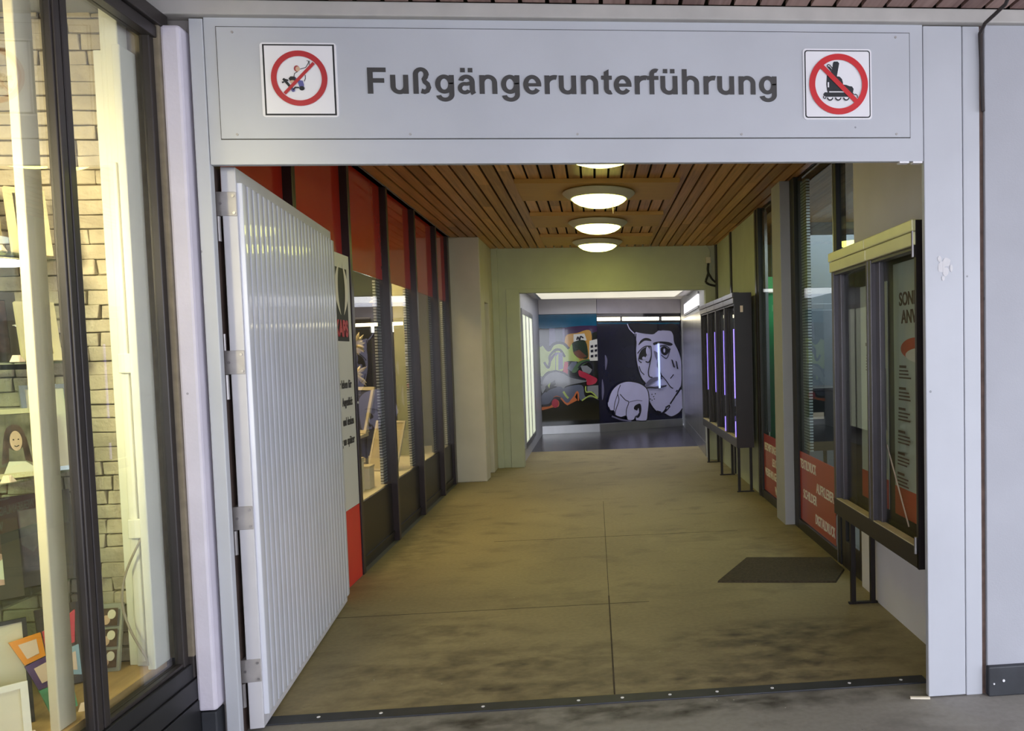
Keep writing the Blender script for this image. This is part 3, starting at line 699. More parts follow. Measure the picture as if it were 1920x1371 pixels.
def portrait(F):
    F.rect(0, 0, 1, 1, M_photo); F.ell(.5, .60, .26, .22, M_photodk); F.poly([(.22, .6), (.78, .6), (.88, .15), (.70, .2), (.66, .5), (.34, .5), (.3, .2), (.12, .15)], M_photodk); F.ell(.52, .54, .15, .17, M_skin)
    F.poly([(.15, 0), (.3, .2), (.7, .18), (.95, .05), (.95, 0)], M_cream)
    F.ell(.46, .56, .02, .012, M_photodk); F.ell(.58, .56, .02, .012, M_photodk); F.stroke([(.47, .455), (.52, .44), (.58, .46)], .003, M_darkframe)
def baby(F):
    F.rect(0, 0, 1, 1, M_photopk); F.poly([(0, .7), (.3, .9), (1, .6), (1, 1), (0, 1)], M_photodk); F.ell(.45, .45, .17, .2, M_skin); F.poly([(.5, .2), (1, .5), (1, .1)], M_cream); F.poly([(.1, 0), (.3, .3), (.7, .3), (.9, 0)], M_cream)
def landscape(F):
    F.rect(0, 0, 1, 1, M_photo); F.poly([(0, 0), (1, 0), (1, .35), (.6, .5), (.3, .3), (0, .45)], M_photodk)
Ww = 'frames on display in the shop window'
frame_thing('cream picture frame nearest the pale post on the top shelf', (-2.02, 3.02, 2.00), .12, .25, 0.9, .2, M_creamframe, M_photo, group=Ww)
frame_thing('broad cream frame left of its neighbour on the top shelf', (-2.20, 3.02, 2.00), .13, .27, 0.75, .22, M_creamframe, M_cream, .035, group=Ww)
frame_thing('ornate dark cream frame at the left edge of the top shelf', (-2.15, 2.86, 2.00), .15, .22, 0.6, .25, M_creamframe, M_photodk, .035, group=Ww)
frame_thing('pale frame leaning beside the post on the second shelf', (-2.01, 3.02, 1.615), .12, .22, 0.95, .2, M_creamframe, M_photo, .025, group=Ww, deco=landscape)
frame_thing('dark brown frame in the middle of the second shelf', (-2.15, 2.98, 1.615), .16, .26, 0.8, .22, M_darkframe, M_photodk, .03, group=Ww)
frame_thing('silver frame at the left edge of the second shelf', (-2.17, 2.80, 1.615), .14, .24, 0.6, .22, M_silver, M_cream, .02, group=Ww, deco=landscape)
frame_thing('cream frame holding a portrait of a smiling person', (-2.05, 2.92, 1.20), .15, .25, 0.75, .25, M_creamframe, M_photo, .018, group=Ww, deco=portrait)
frame_thing('silver edged frame behind the portrait on the middle shelf', (-2.03, 3.07, 1.20), .15, .33, 0.85, .18, M_silver, M_cream, .016, group=Ww)
frame_thing('mirror bright silver frame left of the portrait', (-2.16, 2.78, 1.20), .15, .25, 0.6, .25, M_silver, M_photo, .03, group=Ww)
frame_thing('thick dark wooden frame with a baby photograph on the lowest shelf', (-2.12, 2.80, .785), .24, .28, 0.7, .3, M_darkframe, M_photopk, .05, group=Ww, deco=baby)
frame_thing('large dark wooden frame on the lowest shelf beside the post', (-2.06, 3.03, .785), .22, .34, 0.85, .22, M_darkframe, M_photopk, .055, group=Ww, deco=landscape)
frame_thing('dark wooden wedge frame standing behind the colourful frame', (-1.98, 3.02, .40), .16, .30, 0.8, .35, M_darkframe, M_photodk, .05, group=Ww)
frame_thing('thin black wire frame at the lower left of the window', (-1.99, 2.66, .40), .20, .35, 0.75, .12, M_black, M_cream, .012, group=Ww)
frame_thing('white frame with a grey inner border at the window bottom', (-1.90, 2.55, .40), .16, .18, 0.7, .25, M_white, M_cream, .02, group=Ww)
# frame with three photographs in a column, beside the white corner
t = thing('photo_strip_frame', 'grey frame with three small dark photographs in a column', 'picture frame', (-1.955, 3.14, .40))
b = MB(); b.hexa([(-2.045, 3.12, .402), (-1.885, 3.135, .402), (-1.885, 3.147, .402), (-2.045, 3.132, .402)], [(-2.045, 3.17, .655), (-1.885, 3.185, .655), (-1.885, 3.197, .655), (-2.045, 3.182, .655)]); b.build('border', mat('grey_frame_board', S(150, 150, 140), .5), t)
F = Flat((-2.045, 3.1192, .402), (0.160, .015, 0), (0, .05, .253), lift=.0008)
for k in range(3):
    v = .06 + k * .31
    for u in (-0.0, .5):
        u0, u1 = (u + .06, u + .44)
        F.rect(u0, v, u1, v + .26, M_photodk); F.ell(u0 + .13, v + .09, .09, .07, M_skin); F.ell(u0 + .25, v + .17, .09, .07, M_cream)
F.build('photographs', t)
# colourful frame of joined plastic pieces
t = thing('colourful_frame', 'colourful multi-part photo frame of orange, purple, green and red pieces', 'picture frame', (-1.90, 2.62, .40))
def piece(pts, m, inner, depth=.014, name='piece'):
    O = Vector((-1.925, 2.69, .40)); U = Vector((.70, .72, 0)).normalized(); V = Vector((-.12, .12, 1)).normalized(); N = U.cross(V)
    b = MB(); b.hexa([tuple(O + U * u + V * v) for u, v in pts], [tuple(O + U * u + V * v + N * depth) for u, v in pts]); p_ = b.build(name, m, t)
    cx = sum(u for u, v in pts) / len(pts); cy = sum(v for u, v in pts) / len(pts)
    F = Flat(O, U, V, base=depth + .0008)
    F.poly([(cx + (u - cx) * .58, cy + (v - cy) * .62) for u, v in pts], M_pale if inner is None else inner); F.build('print', p_)
piece([(.075, .0), (.145, .02), (.135, .115), (.045, .105)], M_green, None)
piece([(.045, .107), (.130, .125), (.080, .215), (.015, .195)], M_purple, None)
piece([(.015, .20), (.072, .215), (.065, .295), (-.02, .285)], M_orange, None)
piece([(.075, .225), (.155, .235), (.165, .345), (.115, .31), (.070, .295)], M_pink, M_cream)
piece([(.135, .13), (.165, .12), (.165, .225), (.095, .21)], M_blue, None)
# small price tags
M_price = M_pale
for k, (x, y, z, l) in enumerate(((-1.845, 2.93, .40, 'white price tag on the wooden window floor below the photo strip'), (-1.80, 2.80, .40, 'white price tag close to the glass at the window corner'), (-1.84, 2.60, .40, 'white price tag on the wood floor near the pale post'),
                            (-2.03, 2.84, 1.20, 'pale pink price tag at the foot of the portrait frame'), (-2.03, 2.92, 1.615, 'pale price tag at the shelf edge below the pale frame'), (-2.05, 2.90, 2.00, 'pale price tag on the top glass shelf'))):
    t = thing('price_tag', l, 'price tag', (x, y, z), 'price tags in the shop window')
    MB().hexa([(x - .016, y - .016, z), (x + .012, y - .01, z), (x + .016, y + .016, z), (x - .012, y + .01, z)], [(x - .016, y, z + .024), (x - .002, y + .004, z + .024), (x + .002, y + .012, z + .024), (x - .012, y + .008, z + .024)]).build('card', M_price, t)

# ------------------------------------------------------------------ LEFT SHOP FRONT inside the passage
w2 = thing('window_2', None, None, (-1.78, 6.6, 0), kind='structure')
posts = [3.70, 4.75, 5.79, 6.84, 7.88, 8.92]
LXg = -1.79
for y in posts:
    b = MB(); b.box(-1.85, -1.735, y, y + .055, 0.0, 3.045); b.box(-1.85, -1.765, y + .055, y + .095, 0.0, 3.045); p_ = b.build('post', M_postbrown, w2, bevel=0.003)
b = MB(); b.box(-1.835, -1.75, 9.68, 9.79, 0, 3.045); b.build('post', M_postbrown, w2)
MB().tube((-1.735, 5.815, 1.27), (-1.731, 5.815, 1.27), .009, 10).build('lock', M_signplate, w2)
edges = posts + [9.70]
for i, (ya, yb) in enumerate(zip(edges[:-1], edges[1:])):
    ya2 = ya + .095
    MB().box(LXg - .012, LXg, ya2, yb, 2.255, 3.045).build('red_panel', M_redpanel, w2)
    if i >= 2:
        MB().box(LXg - .006, LXg, ya2, yb, 0.50, 2.255).build('pane', M_glass, w2)
        b = MB(); b.box(LXg - .02, LXg + .004, ya2, yb, 0.0, 0.50); b.box(LXg + .004, LXg + .016, ya2, yb, 0.05, 0.085); b.box(LXg + .004, LXg + .010, ya2, yb, 0.0, 0.05); b.build('base_panel', M_brownpanel, w2, bevel=0.002)
    elif i == 0:
        MB().box(LXg - .012, LXg, ya2, yb, 0.0, 2.255).build('base_panel', M_signwhite, w2)
    MB().box(-1.835, -1.812, yb - .15, yb - .02, 0.52, 2.25).build('perforated_upright', M_perf, w2) if i >= 2 else None
# printed sheet with logo between two posts
sg = thing('shop_sign', 'white shop sign with an eye-shaped logo and dark slogan behind the gate', 'sign', (-1.745, 5.3, 0.0))
sx_ = -1.745
b = MB(); b.box(LXg - .012, sx_, 4.85, 5.782, 0.535, 2.325); b.build('panel', M_signwhite, sg, bevel=0.002)
b = MB(); b.box(LXg - .012, sx_, 4.85, 5.782, 0.0, 0.533); b.build('red_base', M_redpaint, sg)
F = Flat((sx_ + .001, 0, 0), (0, 1, 0), (0, 0, 1), lift=.001)
F.rect(5.10, 1.715, 5.715, 2.225, M_bline)
def lens(sgn):
    P = []
    for i in range(17):
        v = -1 + 2 * i / 16; P.append((5.585 + sgn * (0.028 + .115 * (1 - v * v)), 2.08 + .185 * v))
    for i in range(17):
        v = 1 - 2 * i / 16; P.append((5.585 + sgn * (0.028 + .045 * (1 - v * v)), 2.08 + .185 * v))
    return P
F.poly(lens(-1), M_white); F.poly(lens(1), M_white)
F.build('logo', sg)
text_mesh('KAPS', (sx_ + .0035, 5.42, 1.745), (0, 1, 0), (0, 0, 1), 0.27, 0.125, mat('logo_red', S(190, 40, 52), .4), 'lettering', sg, bold=.05)
for s_, z, ya, yb in (('Wir leben für', 1.385, 5.38, 5.72), ('Augenblick', 1.262, 5.50, 5.725), ('und denken', 1.125, 5.50, 5.73), ('ewig an später', .99, 5.36, 5.735)):
    text_mesh(s_, (sx_ + .001, ya, z), (0, 1, 0), (0, 0, 1), yb - ya, 0.062, M_letter, 'lettering', sg, bold=.02)
# left shop interior
struct(MB().box(-3.6, -3.5, 3.42, 10.0, 0.0, 3.05).build('wall_left', M_shopdark))
struct(MB().box(-3.5, -1.85, 9.80, 9.9, 0.0, 3.05).build('wall_back', M_shopdark))
struct(MB().box(-3.5, -1.70, 3.335, 3.44, 0.0, 3.05).build('wall_front', M_shopdark))
struct(MB().box(-3.6, -1.74, 3.44, 9.9, -0.1, 0.0).build('floor', M_shopfloor))
struct(MB().box(-3.6, -1.74, 3.44, 10.95, 3.05, 3.15).build('ceiling', M_plaster))
t = thing('display_plinth', 'long cream display ledge behind the left shop panes', 'display ledge', (-2.2, 7.8, 0))
MB().box(-2.55, -1.815, 5.95, 9.66, 0.47, 0.495).build('top', M_cream, t, bevel=.003); MB().box(-2.5, -1.83, 6.0, 9.6, 0.0, 0.47).build('base', M_cream, t)
# straw star ornaments hanging in the window
for k, (x, y, z, l) in enumerate(((-1.935, 6.50, 1.70, 'upper straw star ornament hanging behind the first clear pane'), (-1.945, 6.50, 1.46, 'lower straw star ornament hanging behind the first clear pane'), (-2.02, 7.5, 2.13, 'small straw ornament hanging behind the second clear pane'))):
    t = thing('star_ornament', l, 'ornament', (x, y, z), 'straw ornaments in the left shop window')
    b = MB()
    for i in range(26):
        th_ = random.uniform(0, 2 * math.pi); ph = math.acos(random.uniform(-1, 1)); r_ = (0.125 if k < 2 else .08) * random.uniform(.65, 1)
        d = Vector((math.sin(ph) * math.cos(th_), math.sin(ph) * math.sin(th_), math.cos(ph)))
        c = Vector((x, y, z)); mid = c + d * r_ * .6
        b.tube(c, mid, .004, 6, .014); b.tube(mid, c + d * r_, .014, 6, .002)
    b.build('rays', M_star, t)
    MB().tube((x, y, z), (x, y, 3.05), .0012, 5).build('thread', M_wire, t)
# things on the ledge
t = thing('cardboard_box', 'tall cream box on the ledge behind the first clear pane', 'box', (-2.0, 6.5, .495)); MB().box(-2.08, -1.93, 6.42, 6.56, .496, .74).build('body', M_cream, t, bevel=.004); MB().box(-2.085, -1.925, 6.415, 6.565, .74, .775).build('lid', M_creamframe, t, bevel=.003)
t = thing('cardboard_box', 'short cream box in front of the taller one on the ledge', 'box', (-2.0, 6.3, .495)); MB().box(-2.01, -1.90, 6.60, 6.74, .496, .67).build('body', M_cream, t, bevel=.004); MB().box(-2.015, -1.895, 6.595, 6.745, .67, .69).build('lid', M_creamframe, t, bevel=.003)
t = thing('small_table', 'small dark-legged side table with a cream top in the left shop', 'table', (-2.1, 6.9, .495)); MB().box(-2.30, -2.02, 6.75, 7.05, .90, .93).build('tabletop', M_cream, t, bevel=.004)
for x in (-2.28, -2.04):
    for y in (6.77, 7.03): MB().box(x - .01, x + .01, y - .01, y + .01, .496, .90).build('leg', M_dark, t)
t = frame_thing('cream framed board leaning behind the first clear pane', (-2.12, 6.97, .93), .26, .42, -0.5, .3, M_cream, M_shopdark, .03)
t = frame_thing('large cream board leaning on the ledge behind the second pane', (-2.08, 7.62, .496), .34, .50, -0.4, .35, M_cream, M_creamframe, .02)
t = thing('framed_screen', 'dark framed screen standing behind the second clear pane', 'screen', (-2.3, 7.9, .495)); MB().box(-2.62, -2.26, 8.1, 8.14, 1.02, 2.0).build('screen', M_black, t, bevel=.004); MB().box(-2.47, -2.41, 8.10, 8.14, .496, 1.02).build('stand', M_dark, t); MB().box(-2.54, -2.34, 8.0, 8.22, .495, .51).build('foot', M_dark, t)
t = thing('reflected_strip', 'glowing strip for a light band reflected in the left shop panes', 'lamp', (-2.7, 9.75, 1.9)); MB().box(-3.3, -2.2, 9.76, 9.80, 1.86, 2.02).build('housing', M_black, t); MB().box(-3.28, -2.22, 9.745, 9.76, 1.90, 1.99).build('tube', M_coolrefl, t)  # glow added at the back for a light band reflected in the panes
t = thing('curtain_panel', 'pale vertical panel standing behind the third clear pane', 'panel', (-2.3, 9.3, .5)); MB().box(-2.20, -1.98, 8.78, 8.82, .496, 2.6).build('panel', M_olive, t, bevel=.003)

# ------------------------------------------------------------------ pillar with niche, far left of the passage
b = MB(); b.box(-1.83, -1.385, 9.80, 10.12, 0.0, 3.05); b.box(-1.83, -1.47, 10.12, 10.52, 0.0, 3.05); b.box(-1.47, -1.385, 10.12, 10.52, 2.27, 3.05); b.box(-1.83, -1.385, 10.52, 10.93, 0.0, 3.05)
struct(b.build('pillar', mat('pillar_cream_paint', S(204, 198, 182), .7, var=.05, scale=3, bump=.1, bscale=120), bevel=0.012))
# ------------------------------------------------------------------ passage ceiling
b = MB().use(M_wood_in); pt = 0.1115
def slat(x0, z=3.05):
    y = 3.42; 
    while y < 10.93:
        L_ = random.choice((2.2, 2.9, 3.4)); y1 = min(y + L_, 10.93)
        b.box(x0 + .0095, x0 + pt - .0095, y + .001, y1 - .001, z, z + .02); y = y1
for i in range(-11, 10):
    x = 0.045 + i * 0.1115 + (-.0)
    slat(-0.70 - (k_ := 0) + i * 0 if False else x - 0.0, 3.05)
for i in range(1, 8):
    slat(0.045 - 11 * pt - i * pt); slat(0.045 + 9 * pt + i * pt)
b.use(M_gapdark); b.box(-2.1, 2.1, 3.42, 10.93, 3.085, 3.14)
struct(b.build('ceiling'))
# lamps on broad boards
LY = [5.42, 6.97, 8.53, 10.03]
for y in LY:
    struct(MB().box(-0.625, 0.765, y - .375, y + .385, 3.012, 3.052).build('trim_9', M_board, bevel=.004))
lab = ['dome ceiling light nearest the entrance, half hidden by the lintel', 'second dome ceiling light from the entrance, with a pull cord', 'third dome ceiling light from the entrance', 'farthest dome ceiling light, close to the back wall']
for k, y in enumerate(LY):
    t = thing('ceiling_light', lab[k], 'lamp', (.08, y, 3.012), 'dome ceiling lights in the passage')
    MB().lathe([(.10, 3.012), (.318, 3.004), (.322, 2.997), (.318, 2.991), (.285, 2.966), (.258, 2.948), (.245, 2.946), (.235, 2.952)], .08, y, 56).build('pan', M_lamppan, t, recalc=False)
    MB().lathe([(.244, 2.949), (.226, 2.930), (.188, 2.907), (.13, 2.889), (.06, 2.879), (0, 2.877)], .08, y, 48).build('diffuser', M_diff, t)
    if k == 1:
        MB().tube((.20, y - .12, 2.93), (.20, y - .12, 2.80), .003, 6).build('pull_cord', M_pale, t)

# ------------------------------------------------------------------ back wall with doorway
BY = 10.93
b = MB(); b.box(-1.83, -1.03, BY, BY + .12, 0, 3.14); b.box(1.60, 4.2, BY, BY + .12, 0, 3.14); b.box(-1.03, 1.60, BY, BY + .12, 2.44, 3.14); struct(b.build('wall_back', M_olive))
b = MB(); b.box(-1.20, -1.02, BY - .018, BY + .13, 0, 2.49); b.box(1.59, 1.735, BY - .018, BY + .13, 0, 2.49); b.box(-1.02, 1.59, BY - .018, BY + .13, 2.435, 2.49); struct(b.build('trim_10', M_olive, bevel=.004))
b = MB(); b.box(-1.385, -1.30, BY - .03, BY, 0, 3.05); struct(b.build('trim_11', M_olive, bevel=.003))
# junction box and cable at the upper right of the back wall
t = thing('junction_box', 'cream junction box with black cable high on the back wall', 'junction box', (1.635, BY, 2.80)); MB().box(1.605, 1.675, BY - .045, BY, 2.80, 2.885).build('cover', M_cream, t, bevel=.004)
t = thing('cable', 'black looped cable below the cream junction box', 'cable', (1.64, BY - .03, 2.49))
b = MB(); b.path([(1.64, BY - .03, 2.80), (1.63, BY - .035, 2.72), (1.635, BY - .04, 2.66), (1.60, BY - .035, 2.56), (1.60, BY - .03, 2.53), (1.65, BY - .03, 2.50), (1.735, BY - .03, 2.48)], .016); b.build('lower_loop', M_black, t)
b = MB(); b.path([(1.635, BY - .05, 2.66), (1.68, BY - .05, 2.58), (1.735, BY - .04, 2.53)], .014); b.build('upper_strand', M_black, t)
b = MB(); b.path([(1.66, BY - .015, 2.885), (1.668, BY - .015, 2.98), (1.62, BY - .015, 3.048)], .008); tag(b.build('conduit', M_olive), 'thin painted conduit from the junction box to the ceiling', 'conduit')

# ------------------------------------------------------------------ cross passage beyond
struct(MB().box(-1.20, -1.06, 11.06, 16.4, 0, 2.8).build('wall_left', M_fascia))
def wr(y): return 1.60 + (y - 11.06) * 0.0405
def skew(y0, y1, z0, z1, d0, d1): return MB().hexa([(wr(y0) - d1, y0, z0), (wr(y0) - d0, y0, z0), (wr(y1) - d0, y1, z0), (wr(y1) - d1, y1, z0)], [(wr(y0) - d1, y0, z1), (wr(y0) - d0, y0, z1), (wr(y1) - d0, y1, z1), (wr(y1) - d1, y1, z1)])
struct(skew(11.06, 16.4, 0, 2.8, -.15, 0).build('wall_right', M_fascia))
b = MB(); b.box(-1.2, 1.98, 11.06, 13.9, 2.56, 2.8); b.box(-1.2, 1.98, 13.9, 16.4, 2.62, 2.8); struct(b.build('ceiling', M_plaster_in))
struct(MB().box(-1.20, 1.98, 16.3, 16.4, 0, 2.8).build('wall_back', M_plaster))
struct(skew(11.3, 15.2, .22, 2.18, 0.001, .014).build('trim_15', M_alu, bevel=.002)); struct(skew(11.3, 15.2, 0, .20, 0.001, .010).build('trim_15', M_alu, bevel=.002))
t = thing('window_3', None, None, (1.68, 13.3, 2.2), kind='structure')
for k in range(4):
    y = 11.9 + k * .72; skew(y + .02, y + .70, 2.27, 2.44, .001, .02).build('pane', M_daylit, t)
skew(11.86, 14.82, 2.23, 2.265, .001, .026).build('window_frame', M_fascia, t); skew(11.86, 14.82, 2.445, 2.48, .001, .026).build('window_frame', M_fascia, t)
# lit wall case on the left
t = thing('lit_wall_case', 'tall lit glass case on the left wall beyond the doorway', 'display case', (-1.05, 12.0, .22))
b = MB(); b.box(-1.06, -1.025, 11.35, 11.43, .2, 2.25); b.box(-1.06, -1.025, 13.2, 13.28, .2, 2.25); b.box(-1.06, -1.025, 11.43, 13.2, .2, .28); b.box(-1.06, -1.025, 11.43, 13.2, 2.17, 2.25); b.box(-1.06, -1.028, 11.98, 12.02, .28, 2.17); b.box(-1.06, -1.028, 12.58, 12.62, .28, 2.17); b.build('frame', M_alu, t, bevel=.003)
for ya, yb in ((11.43, 11.98), (12.02, 12.58), (12.62, 13.2)): MB().box(-1.058, -1.040, ya, yb, .28, 2.17).build('lit_panel', M_casewin, t)

# murals ------------------------------------------------------------
M_mnavy = mat('mural_navy', S(28, 28, 52), .12, var=.25, scale=2, coat=0.45)
M_mlilac = mat('mural_lilac', S(200, 198, 238), .12, var=.05, scale=4, coat=0.45)
M_mink = mat('mural_ink', S(34, 32, 44), .1, var=.1, coat=0.45)
M_mgrey = mat('mural_mid_grey', S(112, 110, 140), .1, var=.06, coat=0.45)
M_mblack = mat('mural_black', S(20, 22, 18), .08, var=.2, coat=0.45)
M_mteal = mat('mural_teal', S(0, 92, 128), .1, var=.08, coat=0.45)
M_mplum = mat('mural_plum', S(62, 34, 76), .1, var=.1, coat=0.45)
M_mlime = mat('mural_lime', S(168, 186, 92), .1, var=.06, coat=0.45)
M_mg = mat('mural_grey', S(128, 130, 134), .1, var=.08, coat=0.45)
M_mslate = mat('mural_slate', S(92, 98, 116), .1, var=.08, coat=0.45)
M_mred = mat('mural_red', S(178, 40, 66), .1, var=.06, coat=0.45)
M_morange = mat('mural_orange', S(206, 112, 62), .1, var=.06, coat=0.45)
M_mochre = mat('mural_ochre', S(196, 148, 70), .1, var=.06, coat=0.45)
M_mwhite = mat('mural_white', S(214, 212, 204), .1, var=.04, coat=0.45)
def panel(name, label, A, Bp, z0, z1):
    A = Vector(A); Bp = Vector(Bp); d = (Bp - A); n = d.cross(Vector((0, 0, 1))).normalized()
    t = thing(name, label, 'mural', ((A.x + Bp.x) / 2, (A.y + Bp.y) / 2, z0))
    b = MB(); C0 = [A - n * .03, Bp - n * .03, Bp, A]
    b.hexa([(p.x, p.y, z0) for p in (A, Bp, Bp - n * .03, A - n * .03)], [(p.x, p.y, z1) for p in (A, Bp, Bp - n * .03, A - n * .03)])
    b.build('board', M_mnavy, t)
    return t, Flat((A.x + n.x * .001, A.y + n.y * .001, z0), (d.x, d.y, 0), (0, 0, z1 - z0), lift=.0012), n
Z0, Z1 = 0.165, 2.335
mA, FA, nA = panel('mural', 'colourful abstract graffiti mural, left of the grey face', (-1.06, 15.22), (0.06, 15.33), Z0, Z1) if False else panel('mural', 'colourful abstract graffiti mural, left of the grey face', (-1.06, 15.22, 0), (0.06, 15.33, 0), Z0, Z1)
mB, FB, nB = panel('mural', 'dark mural of a large grey-lilac face and a hand', (0.062, 15.33, 0), (1.775, 15.90, 0), Z0, Z1)
# left panel artwork; picture coordinates of a 709 px wide enlargement
def a(pts):
    out = []
    for x, y in pts:
        t_ = (y - 230) / 965.0; l = 85 + 33 * t_; r = 612 + 18 * t_; out.append((min(1, max(0, (x - l) / (r - l))), min(1, max(0, 1 - t_))))
    return out
F = FA; F.soft = True
F.rect(0, 0, 1, 1, M_mblack)
F.poly(a([(80, 230), (612, 230), (612, 380), (400, 400), (330, 345), (80, 345)]), M_mteal)
F.poly(a([(330, 345), (612, 335), (612, 385), (470, 400), (330, 430), (310, 420)]), M_mplum)
F.poly(a([(180, 350), (320, 350), (320, 500), (180, 500)]), M_mgrey); F.poly(a([(230, 350), (300, 350), (300, 500), (240, 500)]), M_mslate)
F.poly(a([(330, 420), (430, 395), (560, 385), (540, 640), (420, 640), (330, 560)]), M_mochre)
F.poly(a([(545, 465), (625, 450), (625, 640), (540, 640)]), M_mwhite)
for yy in (505, 545, 590):
    F.poly(a([(555, yy), (580, yy - 3), (580, yy + 20), (555, yy + 22)]), M_mink); F.poly(a([(592, yy - 4), (615, yy - 7), (615, yy + 14), (592, yy + 17)]), M_mink)
F.poly(a([(400, 405), (500, 400), (520, 460), (400, 470)]), M_mwhite); F.stroke(a([(430, 455), (440, 430), (455, 455), (465, 425), (490, 440)]), .03, M_mink)
F.poly(a([(390, 480), (500, 460), (530, 560), (520, 620), (430, 600), (395, 560)]), mat('mural_deep_green', S(34, 52, 34), .1, coat=0.45))
F.poly(a([(395, 560), (450, 540), (520, 600), (470, 620), (430, 605)]), mat('mural_brown', S(108, 66, 48), .1, coat=0.45))
# lime letter shapes
F.poly(a([(95, 500), (130, 500), (175, 540), (215, 495), (270, 478), (320, 490), (355, 530), (385, 490), (400, 570), (455, 640), (330, 640), (300, 720), (170, 720), (110, 765), (95, 640)]), M_mlime)
F.stroke(a([(90, 505), (125, 485), (175, 540), (215, 490), (270, 475), (320, 490), (357, 530)]), .05, M_mink)
F.stroke(a([(135, 640), (170, 690), (185, 640), (185, 590), (230, 540), (280, 540), (320, 600)]), .045, M_mink)
F.poly(a([(190, 600), (240, 550), (235, 580), (180, 660)]), M_mplum)
F.poly(a([(235, 560), (300, 560), (305, 700), (235, 720)]), M_mgrey); F.poly(a([(240, 590), (262, 570), (262, 715), (240, 715)]), M_mlime)
F.poly(a([(318, 640), (350, 645), (345, 760), (300, 740)]), M_mred)
# grey wave bands
F.poly(a([(105, 850), (140, 760), (220, 720), (300, 735), (380, 770), (510, 800), (510, 820), (340, 850), (300, 880), (230, 850), (150, 870), (120, 910)]), M_mg)
F.stroke(a([(105, 840), (140, 760), (220, 720), (300, 735), (380, 775), (510, 805)]), .035, M_mink)
F.poly(a([(340, 700), (380, 645), (430, 640), (420, 690), (380, 730)]), M_mslate); F.poly(a([(380, 730), (440, 650), (520, 625), (545, 640), (460, 690), (420, 735)]), mat('mural_leaf_green', S(66, 98, 58), .1, coat=0.45))
F.poly(a([(460, 680), (520, 680), (570, 720), (540, 755), (480, 730)]), M_mg); F.stroke(a([(440, 700), (480, 660), (540, 650), (575, 700), (550, 760)]), .03, M_mink)
F.poly(a([(445, 720), (500, 740), (560, 770), (610, 800), (590, 840), (520, 850), (510, 800), (450, 770)]), M_mred)
F.poly(a([(110, 930), (180, 880), (290, 860), (310, 960), (230, 960), (180, 1010), (110, 1010)]), M_mslate)
F.poly(a([(145, 850), (230, 800), (235, 835), (150, 905)]), M_mblack); F.poly(a([(165, 840), (190, 820), (180, 870)]), M_mlime)
F.poly(a([(310, 870), (470, 850), (500, 950), (590, 960), (620, 985), (540, 950), (460, 985), (430, 900), (380, 980), (330, 1000), (290, 950)]), M_mslate)
F.poly(a([(520, 860), (620, 855), (620, 970), (570, 910), (520, 910)]), M_mg)
F.stroke(a([(305, 900), (330, 940), (350, 960)]), .04, M_mlime); F.stroke(a([(440, 985), (430, 905), (380, 985), (330, 1005), (280, 955), (230, 945), (200, 1000)]), .03, M_morange)
F.stroke(a([(110, 1020), (185, 1010), (230, 955), (280, 960)]), .05, M_mink)
F.stroke(a([(505, 860), (510, 910), (560, 915), (610, 970), (545, 945), (470, 985)]), .025, M_mlime)
F.poly(a([(110, 1030), (190, 1020), (230, 965), (265, 985), (260, 1030), (210, 1035), (110, 1055)]), M_morange); F.ell(*a([(232, 1000)])[0], .06, .04, M_mred)
F.poly(a([(310, 1000), (350, 1000), (400, 940), (430, 980), (340, 1022)]), M_morange)
F.build('painting', mA)
# right panel artwork; picture coordinates of a 1087 px wide enlargement
def a(pts):
    out = []
    for x, y in pts:
        u = (x - 52 - 13 * (y - 240) / 945.) / (740.0); top = 235 + 5 * u; bot = 1185 - 40 * u
        out.append((min(1, max(0, u)), min(1, max(0, 1 - (y - top) / (bot - top)))))
    return out
F = FB; F.soft = True
F.rect(0, 0, 1, 1, M_mnavy)
F.poly(a([(45, 240), (790, 235), (790, 262), (45, 262)]), M_mink)
F.stroke(a([(60, 315), (420, 322), (790, 325)]), .03, M_mteal)  # teal lower edge of the reflected light band, painted into the mural
F.stroke(a([(120, 590), (128, 640), (122, 720)]), .05, M_mgrey, True); F.stroke(a([(92, 800), (96, 900), (90, 980)]), .05, M_mgrey, True)
face = [(385, 400), (480, 395), (560, 405), (600, 385), (690, 385), (725, 420), (735, 490), (770, 560), (795, 640), (800, 760), (790, 870), (750, 930), (700, 1000), (660, 1040), (620, 1090), (580, 1090), (540, 1060), (505, 1000), (480, 930), (455, 880), (470, 850), (440, 800), (415, 740), (395, 660), (390, 560), (395, 480)]
F.poly(a(face), M_mlilac)
F.poly(a([(660, 1045), (700, 1000), (760, 940), (800, 900), (806, 1060), (770, 1100), (700, 1130), (640, 1100), (660, 1080)]), M_mlilac)
F.poly(a([(390, 395), (350, 360), (330, 320), (560, 330), (600, 345), (560, 410), (500, 415)]), M_mink); F.poly(a([(600, 345), (740, 330), (790, 400), (795, 560), (765, 540), (735, 480), (718, 400), (640, 385), (600, 385)]), M_mink)
F.stroke(a([(315, 325), (335, 370), (375, 410)]), .022, M_mlilac)
F.stroke(a([(390, 410), (385, 520), (390, 640), (415, 750), (440, 805), (470, 845), (450, 880), (480, 930), (505, 1005), (545, 1065), (585, 1095), (640, 1090), (690, 1040)]), .02, M_mink)
F.stroke(a([(690, 1020), (740, 950), (795, 870)]), .03, M_mink); F.stroke(a([(640, 1105), (700, 1132), (770, 1100), (806, 1060)]), .025, M_mink)
# brows
F.poly(a([(410, 510), (430, 470), (470, 448), (510, 455), (525, 475), (470, 470), (435, 490)]), M_mink); F.poly(a([(545, 490), (600, 480), (680, 485), (720, 505), (690, 517), (610, 495), (550, 510)]), M_mink)
